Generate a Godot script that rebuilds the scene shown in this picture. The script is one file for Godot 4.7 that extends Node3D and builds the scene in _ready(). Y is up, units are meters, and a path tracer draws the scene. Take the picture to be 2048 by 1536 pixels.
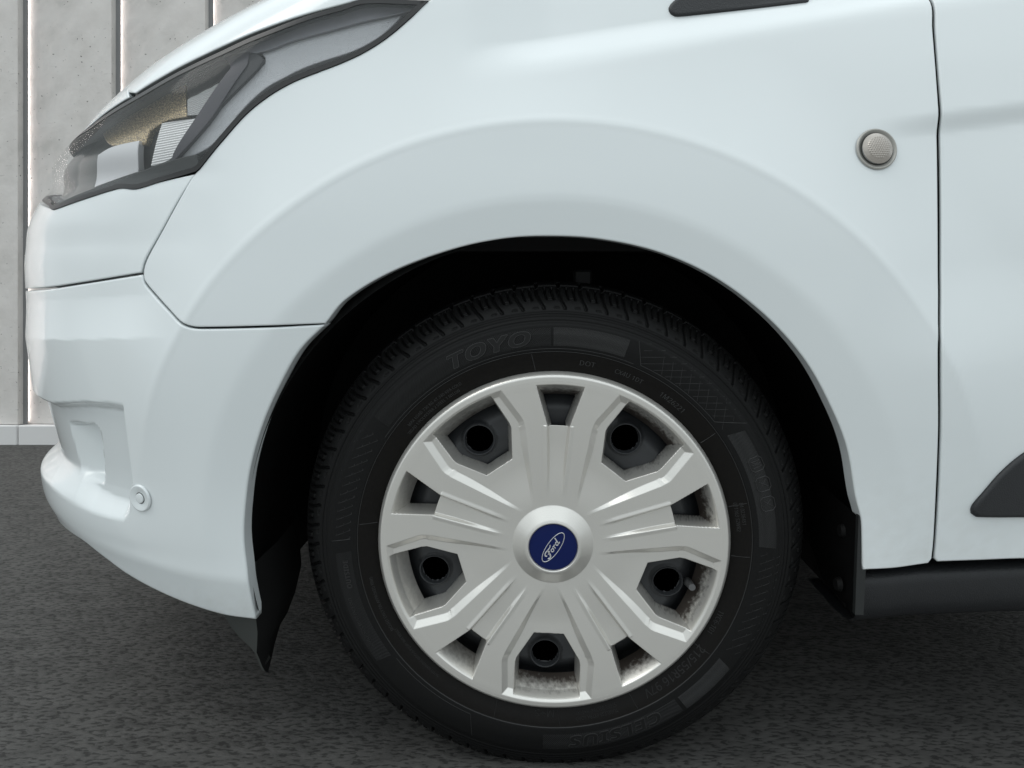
extends Node3D
# A white van's front wheel, wing and headlight in close-up, in front of a pale concrete wall.
# x runs towards the van's tail, y up, z towards the viewer; the wheel centre stands at (0, HUB, 0).

const HUB := 0.300
const EYE := Vector3(-0.025, 0.335, 0.953)
const PITCH := 8.9
const YAW := 1.72
const KY := [-0.3000,-0.1000,-0.0109,0.0039,0.0891,0.1602,0.2035,0.3071,0.3612,0.3949,0.4093,0.4266,0.4452,0.4804,0.5167,0.5478,0.6078,0.6456,0.8000,0.9500]
const KX := [-0.8374,-0.8574,-0.8574,-0.8620,-0.8604,-0.8583,-0.8587,-0.8645,-0.8631,-0.8533,-0.8426,-0.8250,-0.7978,-0.7752,-0.7241,-0.6887,-0.6199,-0.5615,-0.2500,-0.0200]
const KM := [-0.100,-0.031,-0.261,-0.257,0.025,0.005,-0.024,-0.002,0.190,0.606,0.867,1.230,1.176,1.017,1.262,1.143,1.389,1.636,1.772,1.533]
var FENDER := [-4080,4504,-3806,4829,-3543,5125,-3277,5336,-3016,5484,-2747,5592,-2479,5694,-2211,5820,-1945,5994,-1679,6227,-1482,6422,-500,7000,1000,7350,3800,7500,4216,6409,4219,6020,4233,5507,4250,4955,4250,4127,4229,3191,4199,2486,4301,1468,4357,850,4399,275,4404,26,4370,-30,4172,-64,3959,-105,3647,-142,3606,345,3585,491,3514,707,3362,1311,3153,1781,2808,2353,2343,2856,1777,3272,1161,3549,489,3699,-128,3734,-635,3701,-1201,3579,-1882,3327,-2397,3018,-2634,2746,-2645,2752,-3233,2735,-4029,2717,-4141,2728,-4263,2777,-4405,2892,-4692,3138,-4781,3229,-4803,3309,-4782,3413,-4714,3545,-4511,3857,-4320,4167,-4154,4432]
var DOOR := [3850,7500,4248,6407,4252,6019,4265,5506,4288,4955,4291,4127,4269,3191,4236,2486,4333,1469,4391,850,4430,275,4437,33,4471,-10,4953,15,5458,37,11500,120,11500,7500]
var BUMPER_UPPER := [-4142,4443,-4345,4150,-4538,3846,-4742,3551,-4811,3425,-4836,3327,-5781,3210,-6621,3131,-8545,3057,-8547,3163,-8550,3269,-8551,3375,-8548,3481,-8536,3587,-8517,3693,-8496,3799,-8459,3905,-8395,4011,-8311,4117,-8208,4223,-8071,4329,-7913,4435,-6516,4143,-6397,4122,-5754,4214,-5218,4307,-5117,4314,-4921,4294,-4600,4364]
var BUMPER := [-6623,3105,-5782,3186,-4821,3303,-4795,3206,-4692,3103,-4404,2864,-4262,2749,-4142,2705,-4031,2695,-3234,2712,-2635,2740,-2929,2449,-3181,2041,-3416,1564,-3605,1013,-3700,513,-3732,138,-3709,-302,-3701,-726,-3691,-945,-4071,-909,-4428,-836,-4939,-702,-5494,-529,-5883,-371,-6370,-231,-8444,-312,-8461,-167,-8501,-22,-8537,123,-8549,268,-8546,413,-8533,558,-8517,703,-8506,848,-8501,993,-8496,1138,-8490,1283,-8486,1428,-8483,1573,-8483,1718,-8484,1863,-8486,2008,-8491,2153,-8500,2298,-8510,2443,-8522,2588,-8532,2733,-8540,2878,-8545,3023]
var LENS := [-6516,4143,-6397,4122,-5754,4214,-5218,4307,-5117,4314,-4921,4294,-4600,4364,-4130,4471,-4080,4504,-3806,4829,-3543,5125,-3277,5336,-3016,5484,-2747,5592,-2479,5694,-2211,5820,-1945,5994,-1679,6227,-1482,6422,-2232,6449,-2503,6368,-2774,6294,-3048,6204,-3318,6105,-3599,6004,-3884,5886,-4180,5773,-4495,5652,-4899,5479,-5137,5395,-5655,5241,-5976,5149,-7340,5049,-7455,4973,-7564,4897,-7657,4822,-7722,4746,-7760,4670,-7790,4595,-7831,4519,-6563,4180]
var HOOD := [-5105,5480,-4936,5556,-4522,5726,-4200,5844,-3900,5955,-3610,6064,-3326,6158,-3052,6243,-2776,6318,-2504,6386,-2233,6467,-500,7120,1000,7500,1000,8000,-2436,8000,-2802,7805,-3199,7609,-3616,7414,-4041,7219,-4461,7023,-4866,6828,-5244,6633,-5582,6437,-5893,6242,-6177,6046,-6416,5851]
var GRILLE_PANEL := [-6031,5200,-5697,5293,-5199,5441,-5347,5597,-6472,5801,-6612,5671,-6751,5542,-6896,5412,-7038,5283,-7191,5154]
var SIGNAL := [-1796,6366,-1864,6263,-1985,6137,-2147,6012,-2391,5888,-2695,5789,-2941,5702,-3214,5568,-3406,5457,-3618,5264,-3887,4944,-4026,4794,-4217,4693,-4411,4652,-4323,4759,-4143,4994,-3830,5360,-3565,5606,-3429,5754,-3426,5815,-3467,5871,-3409,5912,-3096,6033,-2678,6144,-2267,6255]
var SPEAR_A := [-3927,5831,-3793,5865,-3596,5883,-3599,5722,-3753,5491,-3977,5130,-4180,4882,-4388,4674,-4506,4587,-4472,4694,-4210,5089,-3895,5574,-3813,5688,-3825,5733]
var SPEAR_B := [-3605,5890,-3469,5840,-3417,5778,-3489,5666,-3808,5337,-4121,5002,-4313,4755,-4483,4601,-4190,4886,-3987,5134,-3762,5497,-3607,5728]
var RIB_LOW := [-4727,5095,-4231,5134,-4439,4772,-4634,4641,-4869,4588,-4794,4799]
var RIB_TOP := [-4401,5369,-4113,5495,-3906,5603,-4039,5405,-4183,5175,-4379,5171]
var GLINT := [-5871,5242,-5511,5374,-5076,5525,-4729,5640,-4523,5723,-4399,5157,-4713,5127,-4919,5023,-4969,4852,-5521,4886,-5862,5089]
var PALE := [-5712,4778,-5462,4853,-5012,4896,-5039,4527,-5816,4386,-5745,4684]
var BEZEL := [-6597,4183,-6271,4244,-5688,4356,-5128,4469,-4756,4555,-4504,4613,-4338,4652,-4168,4676,-4132,4556,-4171,4500,-4650,4394,-4979,4323,-5182,4345,-5285,4338,-5837,4246,-6507,4156]
var TOPBAND := [-3912,5850,-3595,5953,-3236,6085,-2767,6257,-2417,6362,-1891,6477,-1539,6473,-1624,6383,-1769,6330,-2247,6227,-2655,6117,-3068,6007,-3401,5887,-3771,5838]
var BOWL_TOP := [-4490,5711,-4191,5825,-3994,5870,-3883,5754,-3955,5611,-4125,5507,-4407,5381]
var GAPSHADE := [4200,6410,4202,6020,4216,5507,4233,4954,4233,4126,4211,3191,4183,2486,4284,1468,4341,849,4382,274,4387,26,4454,33,4447,275,4407,851,4349,1469,4252,2487,4287,3191,4308,4127,4305,4955,4282,5506,4269,6019,4264,6407]
var MOULD := [4768,601,4756,650,4775,717,4865,858,5041,1092,5277,1305,7200,2600,7600,500,5371,550,5056,552,4824,559]
var TOPTRIM := [1307,6382,1306,6345,1329,6303,1375,6275,1438,6271,1623,6286,2274,6347,2915,6412,3000,6600,4000,7000,2000,7000,1385,6478,1325,6418]
var RECESS := [-7365,1537,-6819,1628,-6019,1720,-5538,1746,-5233,1745,-5115,1690,-5072,1590,-5078,1403,-5166,885,-5227,555,-5287,469,-5394,413,-5749,418,-6094,452,-6365,563,-6504,668,-6769,661,-10114,-536]
var SHELF_TOP := [-6964,540,-6506,654,-6365,563,-6094,452,-5749,418,-5394,413,-5274,432,-5198,527]
var SHELF_LIP := [-7151,231,-6845,152,-6399,149,-6012,165,-5728,169,-5447,194,-5305,310,-5201,494]
var INNER := [-6349,1365,-5707,1422,-5600,1403,-5568,1330,-5581,1148,-5642,782,-5685,664,-5776,603,-6244,582]
var DEFLECTOR := [-4181,-970,980,-3733,-991,1060,-3413,-633,200,-4095,-1145,980,-3724,-1172,1060,-3521,-1033,200,-3987,-1294,980,-3739,-1342,1060,-3640,-1329,200,-3865,-1416,980,-3751,-1445,1060,-3754,-1515,200,-3799,-1511,980,-3718,-1533,1060,-3847,-1815,200,-3755,-1662,980,-3691,-1628,1060,-3900,-2026,200,-3726,-1731,980,-3656,-1703,1060,-3951,-2200,200]

var M := {}
var van: Node3D

func _ready() -> void:
	# ---------------------------------------------------------------- camera, sky, sun, exposure
	var cam := Camera3D.new()
	cam.name = "camera"
	cam.position = EYE + Vector3(0, HUB, 0)
	cam.rotation_degrees = Vector3(-PITCH, YAW, 0)
	cam.fov = rad_to_deg(2.0 * atan(768.0 / 1450.0))
	cam.near = 0.02
	cam.far = 300.0
	add_child(cam)
	cam.current = true
	var env := Environment.new()
	env.background_mode = Environment.BG_SKY
	var sm := PanoramaSkyMaterial.new()
	sm.panorama = cloudy_sky()
	sm.energy_multiplier = 1.0
	var sky := Sky.new()
	sky.sky_material = sm
	env.sky = sky
	env.tonemap_mode = Environment.TONE_MAPPER_LINEAR
	env.tonemap_exposure = 1.14
	env.sdfgi_enabled = true
	env.ssao_enabled = true
	env.ssil_enabled = true
	var we := WorldEnvironment.new()
	we.name = "world"
	we.environment = env
	add_child(we)
	var sun := DirectionalLight3D.new()
	sun.name = "sun"
	sun.light_color = Color(1.0, 0.985, 0.96)
	sun.light_energy = 0.15
	sun.light_angular_distance = 30.0
	sun.shadow_enabled = true
	add_child(sun)
	sun.look_at_from_position(Vector3(-2.6, 4.0, 0.6), Vector3.ZERO)
	# ---------------------------------------------------------------- the place
	make_materials()
	make_ground()
	make_wall()
	van = Node3D.new()
	van.name = "white_van"
	add_child(van)
	van.set_meta("label", "white panel van seen at its front wheel, wing and headlight, parked before the concrete wall")
	van.set_meta("category", "van")
	make_body()
	make_headlight()
	make_arch()
	make_small_parts()
	make_wheel()

# An overcast sky: brightest overhead, with soft cloud, and dull ground below the horizon
func cloudy_sky() -> ImageTexture:
	var w := 512
	var hh := 256
	var im := Image.create(w, hh, false, Image.FORMAT_RGBF)
	var fn := FastNoiseLite.new()
	fn.seed = 9
	fn.frequency = 1.1
	fn.fractal_octaves = 5
	for y in hh:
		var e := (0.5 - (y + 0.5) / hh) * PI
		for x in w:
			var a := (x + 0.5) / w * TAU
			var d := Vector3(cos(e) * cos(a), sin(e), cos(e) * sin(a))
			var v := 0.30
			if e > 0.0:
				v = 0.56 + 0.72 * sin(e)
				var q := Vector3(d.x, d.y * 2.2, d.z)
				v *= 1.0 + 0.55 * fn.get_noise_3dv(q * 1.6)
			var c := Color(0.885, 0.965, 1.0) if e > 0.0 else Color(1.0, 0.98, 0.95)
			im.set_pixel(x, y, Color(c.r * v, c.g * v, c.b * v))
	return ImageTexture.create_from_image(im)

# ==================================================================== helpers
func ss(a: float, b: float, x: float) -> float:
	var t := clampf((x - a) / (b - a), 0.0, 1.0)
	return t * t * (3.0 - 2.0 * t)

func lerp_table(xs: Array, ys: Array, x: float) -> float:
	if x <= xs[0]:
		return ys[0]
	for i in range(1, xs.size()):
		if x <= xs[i]:
			return lerpf(ys[i - 1], ys[i], (x - xs[i - 1]) / (xs[i] - xs[i - 1]))
	return ys[-1]

func mat(c: Color, rough: float, metal := 0.0, spec := 0.5) -> StandardMaterial3D:
	var m := StandardMaterial3D.new()
	m.albedo_color = c.linear_to_srgb()
	m.roughness = rough
	m.metallic = metal
	m.metallic_specular = spec
	return m

func noise_tex(freq: float, n: int, ramp: Array = [], seed_ := 1, kind := FastNoiseLite.TYPE_SIMPLEX_SMOOTH, oct := 4, normal := 0.0, linear := false) -> NoiseTexture2D:
	var fn := FastNoiseLite.new()
	fn.seed = seed_
	fn.noise_type = kind
	fn.frequency = freq
	fn.fractal_octaves = oct
	var t := NoiseTexture2D.new()
	t.width = n
	t.height = n
	t.seamless = true
	t.noise = fn
	if normal > 0.0:
		t.as_normal_map = true
		t.bump_strength = normal
	if ramp.size():
		var g := Gradient.new()
		g.offsets = PackedFloat32Array(ramp.map(func(e): return e[0]))
		g.colors = PackedColorArray(ramp.map(func(e): return e[1] if linear else (e[1] as Color).linear_to_srgb()))
		t.color_ramp = g
	return t

func grey(v: float) -> Color:
	return Color(v, v, v)

class Mesher:
	var v := PackedVector3Array()
	var n := PackedVector3Array()
	var c := PackedColorArray()
	var uv := PackedVector2Array()
	var ix := PackedInt32Array()
	var colored := false
	func put(p: Vector3, nn: Vector3, col := Color.WHITE) -> int:
		v.push_back(p); n.push_back(nn); c.push_back(col)
		return v.size() - 1
	func tri(a: int, b: int, d: int) -> void:
		var nn := n[a] + n[b] + n[d]
		if (v[b] - v[a]).cross(v[d] - v[a]).dot(nn) > 0.0:
			ix.push_back(a); ix.push_back(d); ix.push_back(b)
		else:
			ix.push_back(a); ix.push_back(b); ix.push_back(d)
	func quad(a: int, b: int, d: int, e: int) -> void:
		tri(a, b, d); tri(a, d, e)
	func flat_quad(a: Vector3, b: Vector3, d: Vector3, e: Vector3, out: Vector3, col := Color.WHITE) -> void:
		var nn := (b - a).cross(d - a).normalized()
		if nn.length() < 0.5:
			nn = (d - a).cross(e - a).normalized()
		if nn.dot(out) < 0.0:
			nn = -nn
		quad(put(a, nn, col), put(b, nn, col), put(d, nn, col), put(e, nn, col))
	func box(lo: Vector3, hi: Vector3, bev := 0.0) -> void:
		var m := (lo + hi) / 2.0
		var h := (hi - lo) / 2.0
		for ax in 3:
			for s in [-1.0, 1.0]:
				var u := (ax + 1) % 3
				var w := (ax + 2) % 3
				var ps := []
				for k in [[-1, -1], [1, -1], [1, 1], [-1, 1]]:
					var p := m
					p[ax] += s * h[ax]
					p[u] += k[0] * (h[u] - bev)
					p[w] += k[1] * (h[w] - bev)
					ps.push_back(p)
				var o := Vector3.ZERO
				o[ax] = s
				flat_quad(ps[0], ps[1], ps[2], ps[3], o)
		if bev > 0.0:
			for ax in 3:
				var u := (ax + 1) % 3
				var w := (ax + 2) % 3
				for su in [-1.0, 1.0]:
					for sw in [-1.0, 1.0]:
						var ps := []
						for k in [[-1, 0], [1, 0], [1, 1], [-1, 1]]:
							var p := m
							p[ax] += k[0] * (h[ax] - bev)
							p[u] += su * (h[u] - (bev if k[1] == 1 else 0.0))
							p[w] += sw * (h[w] - (0.0 if k[1] == 1 else bev))
							ps.push_back(p)
						var o := Vector3.ZERO
						o[u] = su
						o[w] = sw
						flat_quad(ps[0], ps[1], ps[2], ps[3], o)
			for sx in [-1.0, 1.0]:
				for sy in [-1.0, 1.0]:
					for sz in [-1.0, 1.0]:
						var s3 := Vector3(sx, sy, sz)
						var q := []
						for ax in 3:
							var p := m + s3 * (h - Vector3.ONE * bev)
							p[ax] += s3[ax] * bev
							q.push_back(put(p, s3.normalized()))
						tri(q[0], q[1], q[2])
	func mesh() -> ArrayMesh:
		var arr := []
		arr.resize(Mesh.ARRAY_MAX)
		arr[Mesh.ARRAY_VERTEX] = v
		arr[Mesh.ARRAY_NORMAL] = n
		if colored:
			arr[Mesh.ARRAY_COLOR] = c
		if uv.size() == v.size():
			arr[Mesh.ARRAY_TEX_UV] = uv
		arr[Mesh.ARRAY_INDEX] = ix
		var am := ArrayMesh.new()
		am.add_surface_from_arrays(Mesh.PRIMITIVE_TRIANGLES, arr)
		return am

func obj(called: String, mesh: Mesh, m: Material, parent: Node3D, lift := true) -> MeshInstance3D:
	var o := MeshInstance3D.new()
	o.name = called
	o.mesh = mesh
	o.material_override = m
	if lift and parent == van:
		o.position.y = HUB
	parent.add_child(o, true)
	return o

func holder(called: String) -> Node3D:
	var o := Node3D.new()
	o.name = called
	o.position.y = HUB
	van.add_child(o, true)
	return o

# ==================================================================== the van's outer skin, as depth over its side elevation
func nose_x(y: float) -> float:
	var i := 0
	while i < KY.size() - 2 and y > KY[i + 1]:
		i += 1
	var h: float = KY[i + 1] - KY[i]
	var t := clampf((y - KY[i]) / h, 0.0, 1.0)
	var t2 := t * t
	var t3 := t2 * t
	return (2.0 * t3 - 3.0 * t2 + 1.0) * KX[i] + (t3 - 2.0 * t2 + t) * h * KM[i] + (3.0 * t2 - 2.0 * t3) * KX[i + 1] + (t3 - t2) * h * KM[i + 1]

func recess(x: float, y: float) -> float:     # 0..1 inside the moulded recess of the bumper corner
	if x > -0.495 or y < 0.02 or y > 0.185:
		return 0.0
	var a := lerp_table([-0.66, -0.5856, -0.5416, -0.5132], [0.164, 0.1752, 0.178, 0.1777], x) - y
	var b := lerp_table([0.05, 0.09, 0.144, 0.165], [-0.5205, -0.508, -0.4995, -0.4985], y) - x
	var d := minf(a, b)
	var rr := 0.020
	if a < rr and b < rr:
		d = rr - Vector2(rr - a, rr - b).length()
	if d <= 0.0:
		return 0.0
	var yb := lerp_table([-0.70, -0.6294, -0.6167, -0.5927, -0.5618, -0.5295, -0.5], [0.073, 0.0745, 0.0653, 0.0535, 0.0488, 0.0469, 0.05], x)
	var yl := lerp_table([-0.70, -0.658, -0.62, -0.586, -0.56, -0.535, -0.5216, -0.5117], [0.036, 0.031, 0.0265, 0.0255, 0.0245, 0.0255, 0.036, 0.054], x)
	return ss(0.0, lerpf(0.011, 0.016, ss(0.0, 0.02, a - b)), d) * ss(0.0, 1.0, (y - yl) / (yb - yl))

func skin(x: float, y: float) -> float:
	var z := 0.134
	if y > 0.15:
		z -= 0.30 * (y - 0.15) * (y - 0.15)
	elif y < 0.0:
		z -= 0.05 * y * y
	var r := sqrt((x + 0.006) * (x + 0.006) + y * y)
	var fl := 0.0
	if r < 0.63:
		var t1 := (0.63 - r) / 0.13
		var wb := ss(-0.008, 0.008, r - 0.50)
		fl = ss(-0.05, 0.25, y) * (wb * 0.016 * t1 * t1 + (1.0 - wb) * (0.016 - 0.055 * (0.50 - r))) - ss(-0.14, 0.10, y) * 0.20 * soft(0.415 - r)
	if x > 0.28:
		var tl := (0.5007 + 0.12 * (x - 0.3375)) - y
		z -= 0.007 * ss(0.32, 0.46, x) * (ss(0.0, 0.028, tl) - ss(0.17, 0.29, tl))
	if x > -0.12:
		var tc := y - (0.6025 + 0.155 * x)
		var k := ss(-0.055, 0.004, tc)
		z -= ss(-0.12, 0.0, x) * 0.020 * k * k
	if x < -0.30:
		z -= ss(-0.30, -0.34, x) * 0.30 * soft((-0.0388 - 0.107 * (x + 0.3764)) - y)
	var tt := ss(0.36, 0.56, y)
	var L := 0.50 - 0.18 * tt
	var D := 0.52 - 0.13 * tt
	if x < 0.28:
		var rec := recess(x, y)
		var nx := nose_x(y)
		if rec > 0.0:
			nx += rec * lerp_table([0.06, 0.16], [0.031, 0.012], y)
		var w := clampf((nx + L - x) / L, 0.0, 1.0)
		z += fl * (1.0 - ss(0.15, 0.55, w))
		z -= D * (1.0 - pow(maxf(0.0, 1.0 - pow(w, 1.95)), 1.0 / 1.95))
		if w > 0.12:
			var yb := 0.2588 + 0.06 * (x + 0.463)
			var t := clampf((yb + 0.05 - y) / 0.05, 0.0, 1.0)
			z += 0.011 * pow(t, 1.3) * (ss(0.22, 0.0, yb - y) if y < yb else 1.0) * ss(0.12, 0.30, w)
		if rec > 0.0:
			z -= 0.006 * rec
			# the deeper pocket inside the frame
			var xd := -0.6480 + (0.1429 - y) * 0.12
			var xr := lerp_table([0.0665, 0.084, 0.12, 0.137], [-0.5830, -0.5790, -0.5740, -0.5725], y)
			var yt := lerp_table([-0.6480, -0.5840, -0.573], [0.1380, 0.1425, 0.138], x)
			var a := minf(xr - x, yt - y)
			if xr - x < 0.009 and yt - y < 0.009:
				a = 0.009 - Vector2(0.009 - (xr - x), 0.009 - (yt - y)).length()
			z -= 0.030 * clampf((x - xd) / 0.055, 0.0, 1.0) * ss(0.0, 0.008, a) * ss(0.057, 0.069, y)
	else:
		z += fl
	return z

func soft(t: float) -> float:                 # max(t, 0) with a small radius at the bend
	var k := 0.007
	if t < -k:
		return 0.0
	if t > k:
		return minf(t, 0.2)
	return (t + k) * (t + k) / (4.0 * k)

func skin_n(x: float, y: float) -> Vector3:
	var e := 0.0008
	var gx := (skin(x + e, y) - skin(x - e, y)) / (2.0 * e)
	var gy := (skin(x, y + e) - skin(x, y - e)) / (2.0 * e)
	return Vector3(-gx, -gy, 1.0).normalized()

func outline(flat: Array, step := 0.006) -> PackedVector2Array:    # tenth-millimetres -> a closed curve, smooth except at sharp corners
	var p := PackedVector2Array()
	for i in range(0, flat.size(), 2):
		p.push_back(Vector2(flat[i], flat[i + 1]) * 0.0001)
	if not Geometry2D.is_polygon_clockwise(p):
		p.reverse()
	var nn := p.size()
	var sharp := []
	for i in nn:
		var a := (p[i] - p[(i + nn - 1) % nn]).normalized()
		var b := (p[(i + 1) % nn] - p[i]).normalized()
		sharp.push_back(absf(a.angle_to(b)) > 0.55)
	var out := PackedVector2Array()
	for i in nn:
		var p1 := p[i]
		var p2 := p[(i + 1) % nn]
		var d := p1.distance_to(p2)
		var t1 := (p2 - p[(i + nn - 1) % nn])
		var t2 := (p[(i + 2) % nn] - p1)
		var m1 := (p2 - p1) if sharp[i] else t1.normalized() * d
		var m2 := (p2 - p1) if sharp[(i + 1) % nn] else t2.normalized() * d
		var k := clampi(ceili(d / step), 1, 60)
		for j in k:
			var t := float(j) / k
			var t_2 := t * t
			var t_3 := t_2 * t
			out.push_back((2 * t_3 - 3 * t_2 + 1) * p1 + (t_3 - 2 * t_2 + t) * m1 + (3 * t_2 - 2 * t_3) * p2 + (t_3 - t_2) * m2)
	return out

func inset(p: PackedVector2Array, w: float) -> PackedVector2Array:  # one point for each point of p
	var nn := p.size()
	var out := PackedVector2Array()
	for i in nn:
		var a := (p[i] - p[(i + nn - 1) % nn]).normalized()
		var b := (p[(i + 1) % nn] - p[i]).normalized()
		var na := Vector2(a.y, -a.x)
		var nb := Vector2(b.y, -b.x)
		var m := (na + nb).normalized()
		out.push_back(p[i] + m * minf(w / maxf(m.dot(na), 0.35), w * 2.0))
	return out

# A piece of the skin: the area inside the outline at a given offset, with a rolled edge and a flange going back.
func panel(flat: Array, cell := 0.006, roll := 0.0018, flange := 0.016, off = null, tint = null, step := 0.006) -> ArrayMesh:
	var ring := outline(flat, step)
	var ins := inset(ring, roll)
	var ms := Mesher.new()
	var has_off: bool = off != null
	var has_tint: bool = tint != null
	ms.colored = has_tint
	var lo := ins[0]
	var hi := ins[0]
	for q in ins:
		lo = lo.min(q)
		hi = hi.max(q)
	lo -= Vector2.ONE * cell
	var nx := ceili((hi.x - lo.x) / cell) + 2
	var ny := ceili((hi.y - lo.y) / cell) + 2
	var mark := PackedByteArray()
	mark.resize(nx * ny)
	for i in ins.size():
		var a := ins[i]
		var b := ins[(i + 1) % ins.size()]
		var k := ceili(a.distance_to(b) / (cell * 0.2)) + 1
		for j in k + 1:
			var q := (a.lerp(b, float(j) / k) - lo) / cell
			for dx in [-0.08, 0.08]:
				for dy in [-0.08, 0.08]:
					mark[clampi(int(q.x + dx), 0, nx - 1) + nx * clampi(int(q.y + dy), 0, ny - 1)] = 1
	var vid := {}
	var at := func(x: float, y: float) -> int:
		var key := Vector2i(roundi(x * 2e5), roundi(y * 2e5))
		if vid.has(key):
			return vid[key]
		var z := skin(x, y)
		var nrm := skin_n(x, y)
		if has_off:
			var o: float = off.call(x, y)
			var e := 0.001
			var gx: float = (off.call(x + e, y) - off.call(x - e, y)) / (2.0 * e)
			var gy: float = (off.call(x, y + e) - off.call(x, y - e)) / (2.0 * e)
			z += o
			nrm = (nrm / maxf(nrm.z, 0.05) + Vector3(-gx, -gy, 0.0)).normalized()
		var id := ms.put(Vector3(x, y, z), nrm, tint.call(x, y) if has_tint else Color.WHITE)
		vid[key] = id
		return id
	for iy in ny:
		# whether each cell of this row lies inside
		for ixx in nx:
			var x0 := lo.x + ixx * cell
			var y0 := lo.y + iy * cell
			if mark[ixx + nx * iy]:
				for part in Geometry2D.intersect_polygons(PackedVector2Array([Vector2(x0, y0), Vector2(x0 + cell, y0), Vector2(x0 + cell, y0 + cell), Vector2(x0, y0 + cell)]), ins):
					if part.size() < 3:
						continue
					var ts := Geometry2D.triangulate_polygon(part)
					for k in range(0, ts.size(), 3):
						ms.tri(at.call(part[ts[k]].x, part[ts[k]].y), at.call(part[ts[k + 1]].x, part[ts[k + 1]].y), at.call(part[ts[k + 2]].x, part[ts[k + 2]].y))
			elif Geometry2D.is_point_in_polygon(Vector2(x0 + cell * 0.5, y0 + cell * 0.5), ins):
				ms.quad(at.call(x0, y0), at.call(x0 + cell, y0), at.call(x0 + cell, y0 + cell), at.call(x0, y0 + cell))
	if roll > 0.0:
		var rows := []
		for i in ring.size():
			var q := ins[i]
			var o2 := ring[i] - ins[i]
			var out3 := Vector3(o2.x, o2.y, 0.0).normalized()
			var n0 := skin_n(q.x, q.y)
			var z0 := skin(q.x, q.y)
			if has_off:
				z0 += off.call(q.x, q.y)
			var col: Color = tint.call(q.x, q.y) if has_tint else Color.WHITE
			var row := []
			for k in 4:
				var an := k * PI / 6.0
				var pp := Vector3(q.x, q.y, z0) + Vector3(o2.x, o2.y, 0.0) * sin(an) - Vector3(0, 0, 1) * roll * (1.0 - cos(an))
				row.push_back(ms.put(pp, (n0 * cos(an) + out3 * sin(an)).normalized(), col))
			row.push_back(ms.put(Vector3(ring[i].x, ring[i].y, z0 - roll), out3, col))
			row.push_back(ms.put(Vector3(ring[i].x, ring[i].y, z0 - roll - flange), out3, col))
			rows.push_back(row)
		for i in rows.size():
			var a: Array = rows[i]
			var b: Array = rows[(i + 1) % rows.size()]
			for k in [0, 1, 2, 4]:
				ms.quad(a[k], b[k], b[k + 1], a[k + 1])
	return ms.mesh()

func lathe(profile: Array, n_around: int, a0 := 0.0, a1 := TAU, inward := false) -> Mesher:   # profile of (radius, z); turned about the z axis
	var ms := Mesher.new()
	var np := profile.size()
	for j in n_around + 1:
		var a := lerpf(a0, a1, float(j) / n_around)
		for i in np:
			var d: Vector2 = (profile[mini(i + 1, np - 1)] - profile[maxi(i - 1, 0)]).normalized()
			var nr := Vector2(-d.y, d.x) if inward else Vector2(d.y, -d.x)
			var p: Vector2 = profile[i]
			ms.put(Vector3(p.x * cos(a), p.x * sin(a), p.y), Vector3(nr.x * cos(a), nr.x * sin(a), nr.y))
	for j in n_around:
		for i in np - 1:
			ms.quad(j * np + i, (j + 1) * np + i, (j + 1) * np + i + 1, j * np + i + 1)
	return ms

func moved(m: Mesh, t: Transform3D) -> ArrayMesh:
	var st := SurfaceTool.new()
	st.append_from(m, 0, t)
	return st.commit()

# a frame standing on the skin at (x, y), z axis along its normal
func on_skin(x: float, y: float, lift := 0.0) -> Transform3D:
	var nrm := skin_n(x, y)
	var right := Vector3.UP.cross(nrm).normalized()
	return Transform3D(Basis(right, nrm.cross(right), nrm), Vector3(x, y, skin(x, y)) + nrm * lift)

# ==================================================================== materials
func make_materials() -> void:
	var p := mat(Color(0.76, 0.80, 0.805), 0.42)
	p.clearcoat_enabled = true
	p.clearcoat = 1.0
	p.clearcoat_roughness = 0.09
	p.vertex_color_use_as_albedo = true
	M.paint = p
	M.black = mat(grey(0.012), 0.75, 0.0, 0.35)
	M.plastic = mat(Color(0.015, 0.016, 0.018), 0.5, 0.0, 0.5)
	M.plastic.normal_enabled = true
	M.plastic.normal_texture = noise_tex(0.11, 256, [], 7, FastNoiseLite.TYPE_SIMPLEX, 2, 3.0)
	M.plastic.normal_scale = 0.35
	M.plastic.uv1_triplanar = true
	M.plastic.uv1_scale = Vector3.ONE * 14.0
	M.rubber = mat(grey(0.0080), 0.44, 0.0, 0.27)
	M.rubber.vertex_color_use_as_albedo = true
	M.rubber_text = mat(grey(0.0085), 0.38, 0.0, 0.4)
	M.rubber_hatch = mat(grey(0.0105), 0.40, 0.0, 0.45)
	M.liner = mat(grey(0.006), 0.8, 0.0, 0.3)
	M.steel = mat(Color(0.035, 0.037, 0.040), 0.45, 0.0, 0.5)
	var s := mat(Color(0.735, 0.715, 0.675), 0.29, 0.7, 0.5)
	s.vertex_color_use_as_albedo = true
	s.normal_enabled = true
	s.normal_texture = noise_tex(0.35, 256, [], 11, FastNoiseLite.TYPE_SIMPLEX, 1, 2.0)
	s.normal_scale = 0.10
	s.uv1_triplanar = true
	s.uv1_scale = Vector3.ONE * 9.0
	M.silver = s
	M.badge = mat(Color(0.0055, 0.013, 0.085), 0.35, 0.0, 0.28)
	M.chrome = mat(grey(0.72), 0.22, 0.8)

# ==================================================================== ground and wall
func sheet(x0: float, x1: float, z0: float, z1: float, y: float) -> ArrayMesh:
	var ms := Mesher.new()
	ms.flat_quad(Vector3(x0, y, z0), Vector3(x1, y, z0), Vector3(x1, y, z1), Vector3(x0, y, z1), Vector3.UP)
	return ms.mesh()

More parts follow.
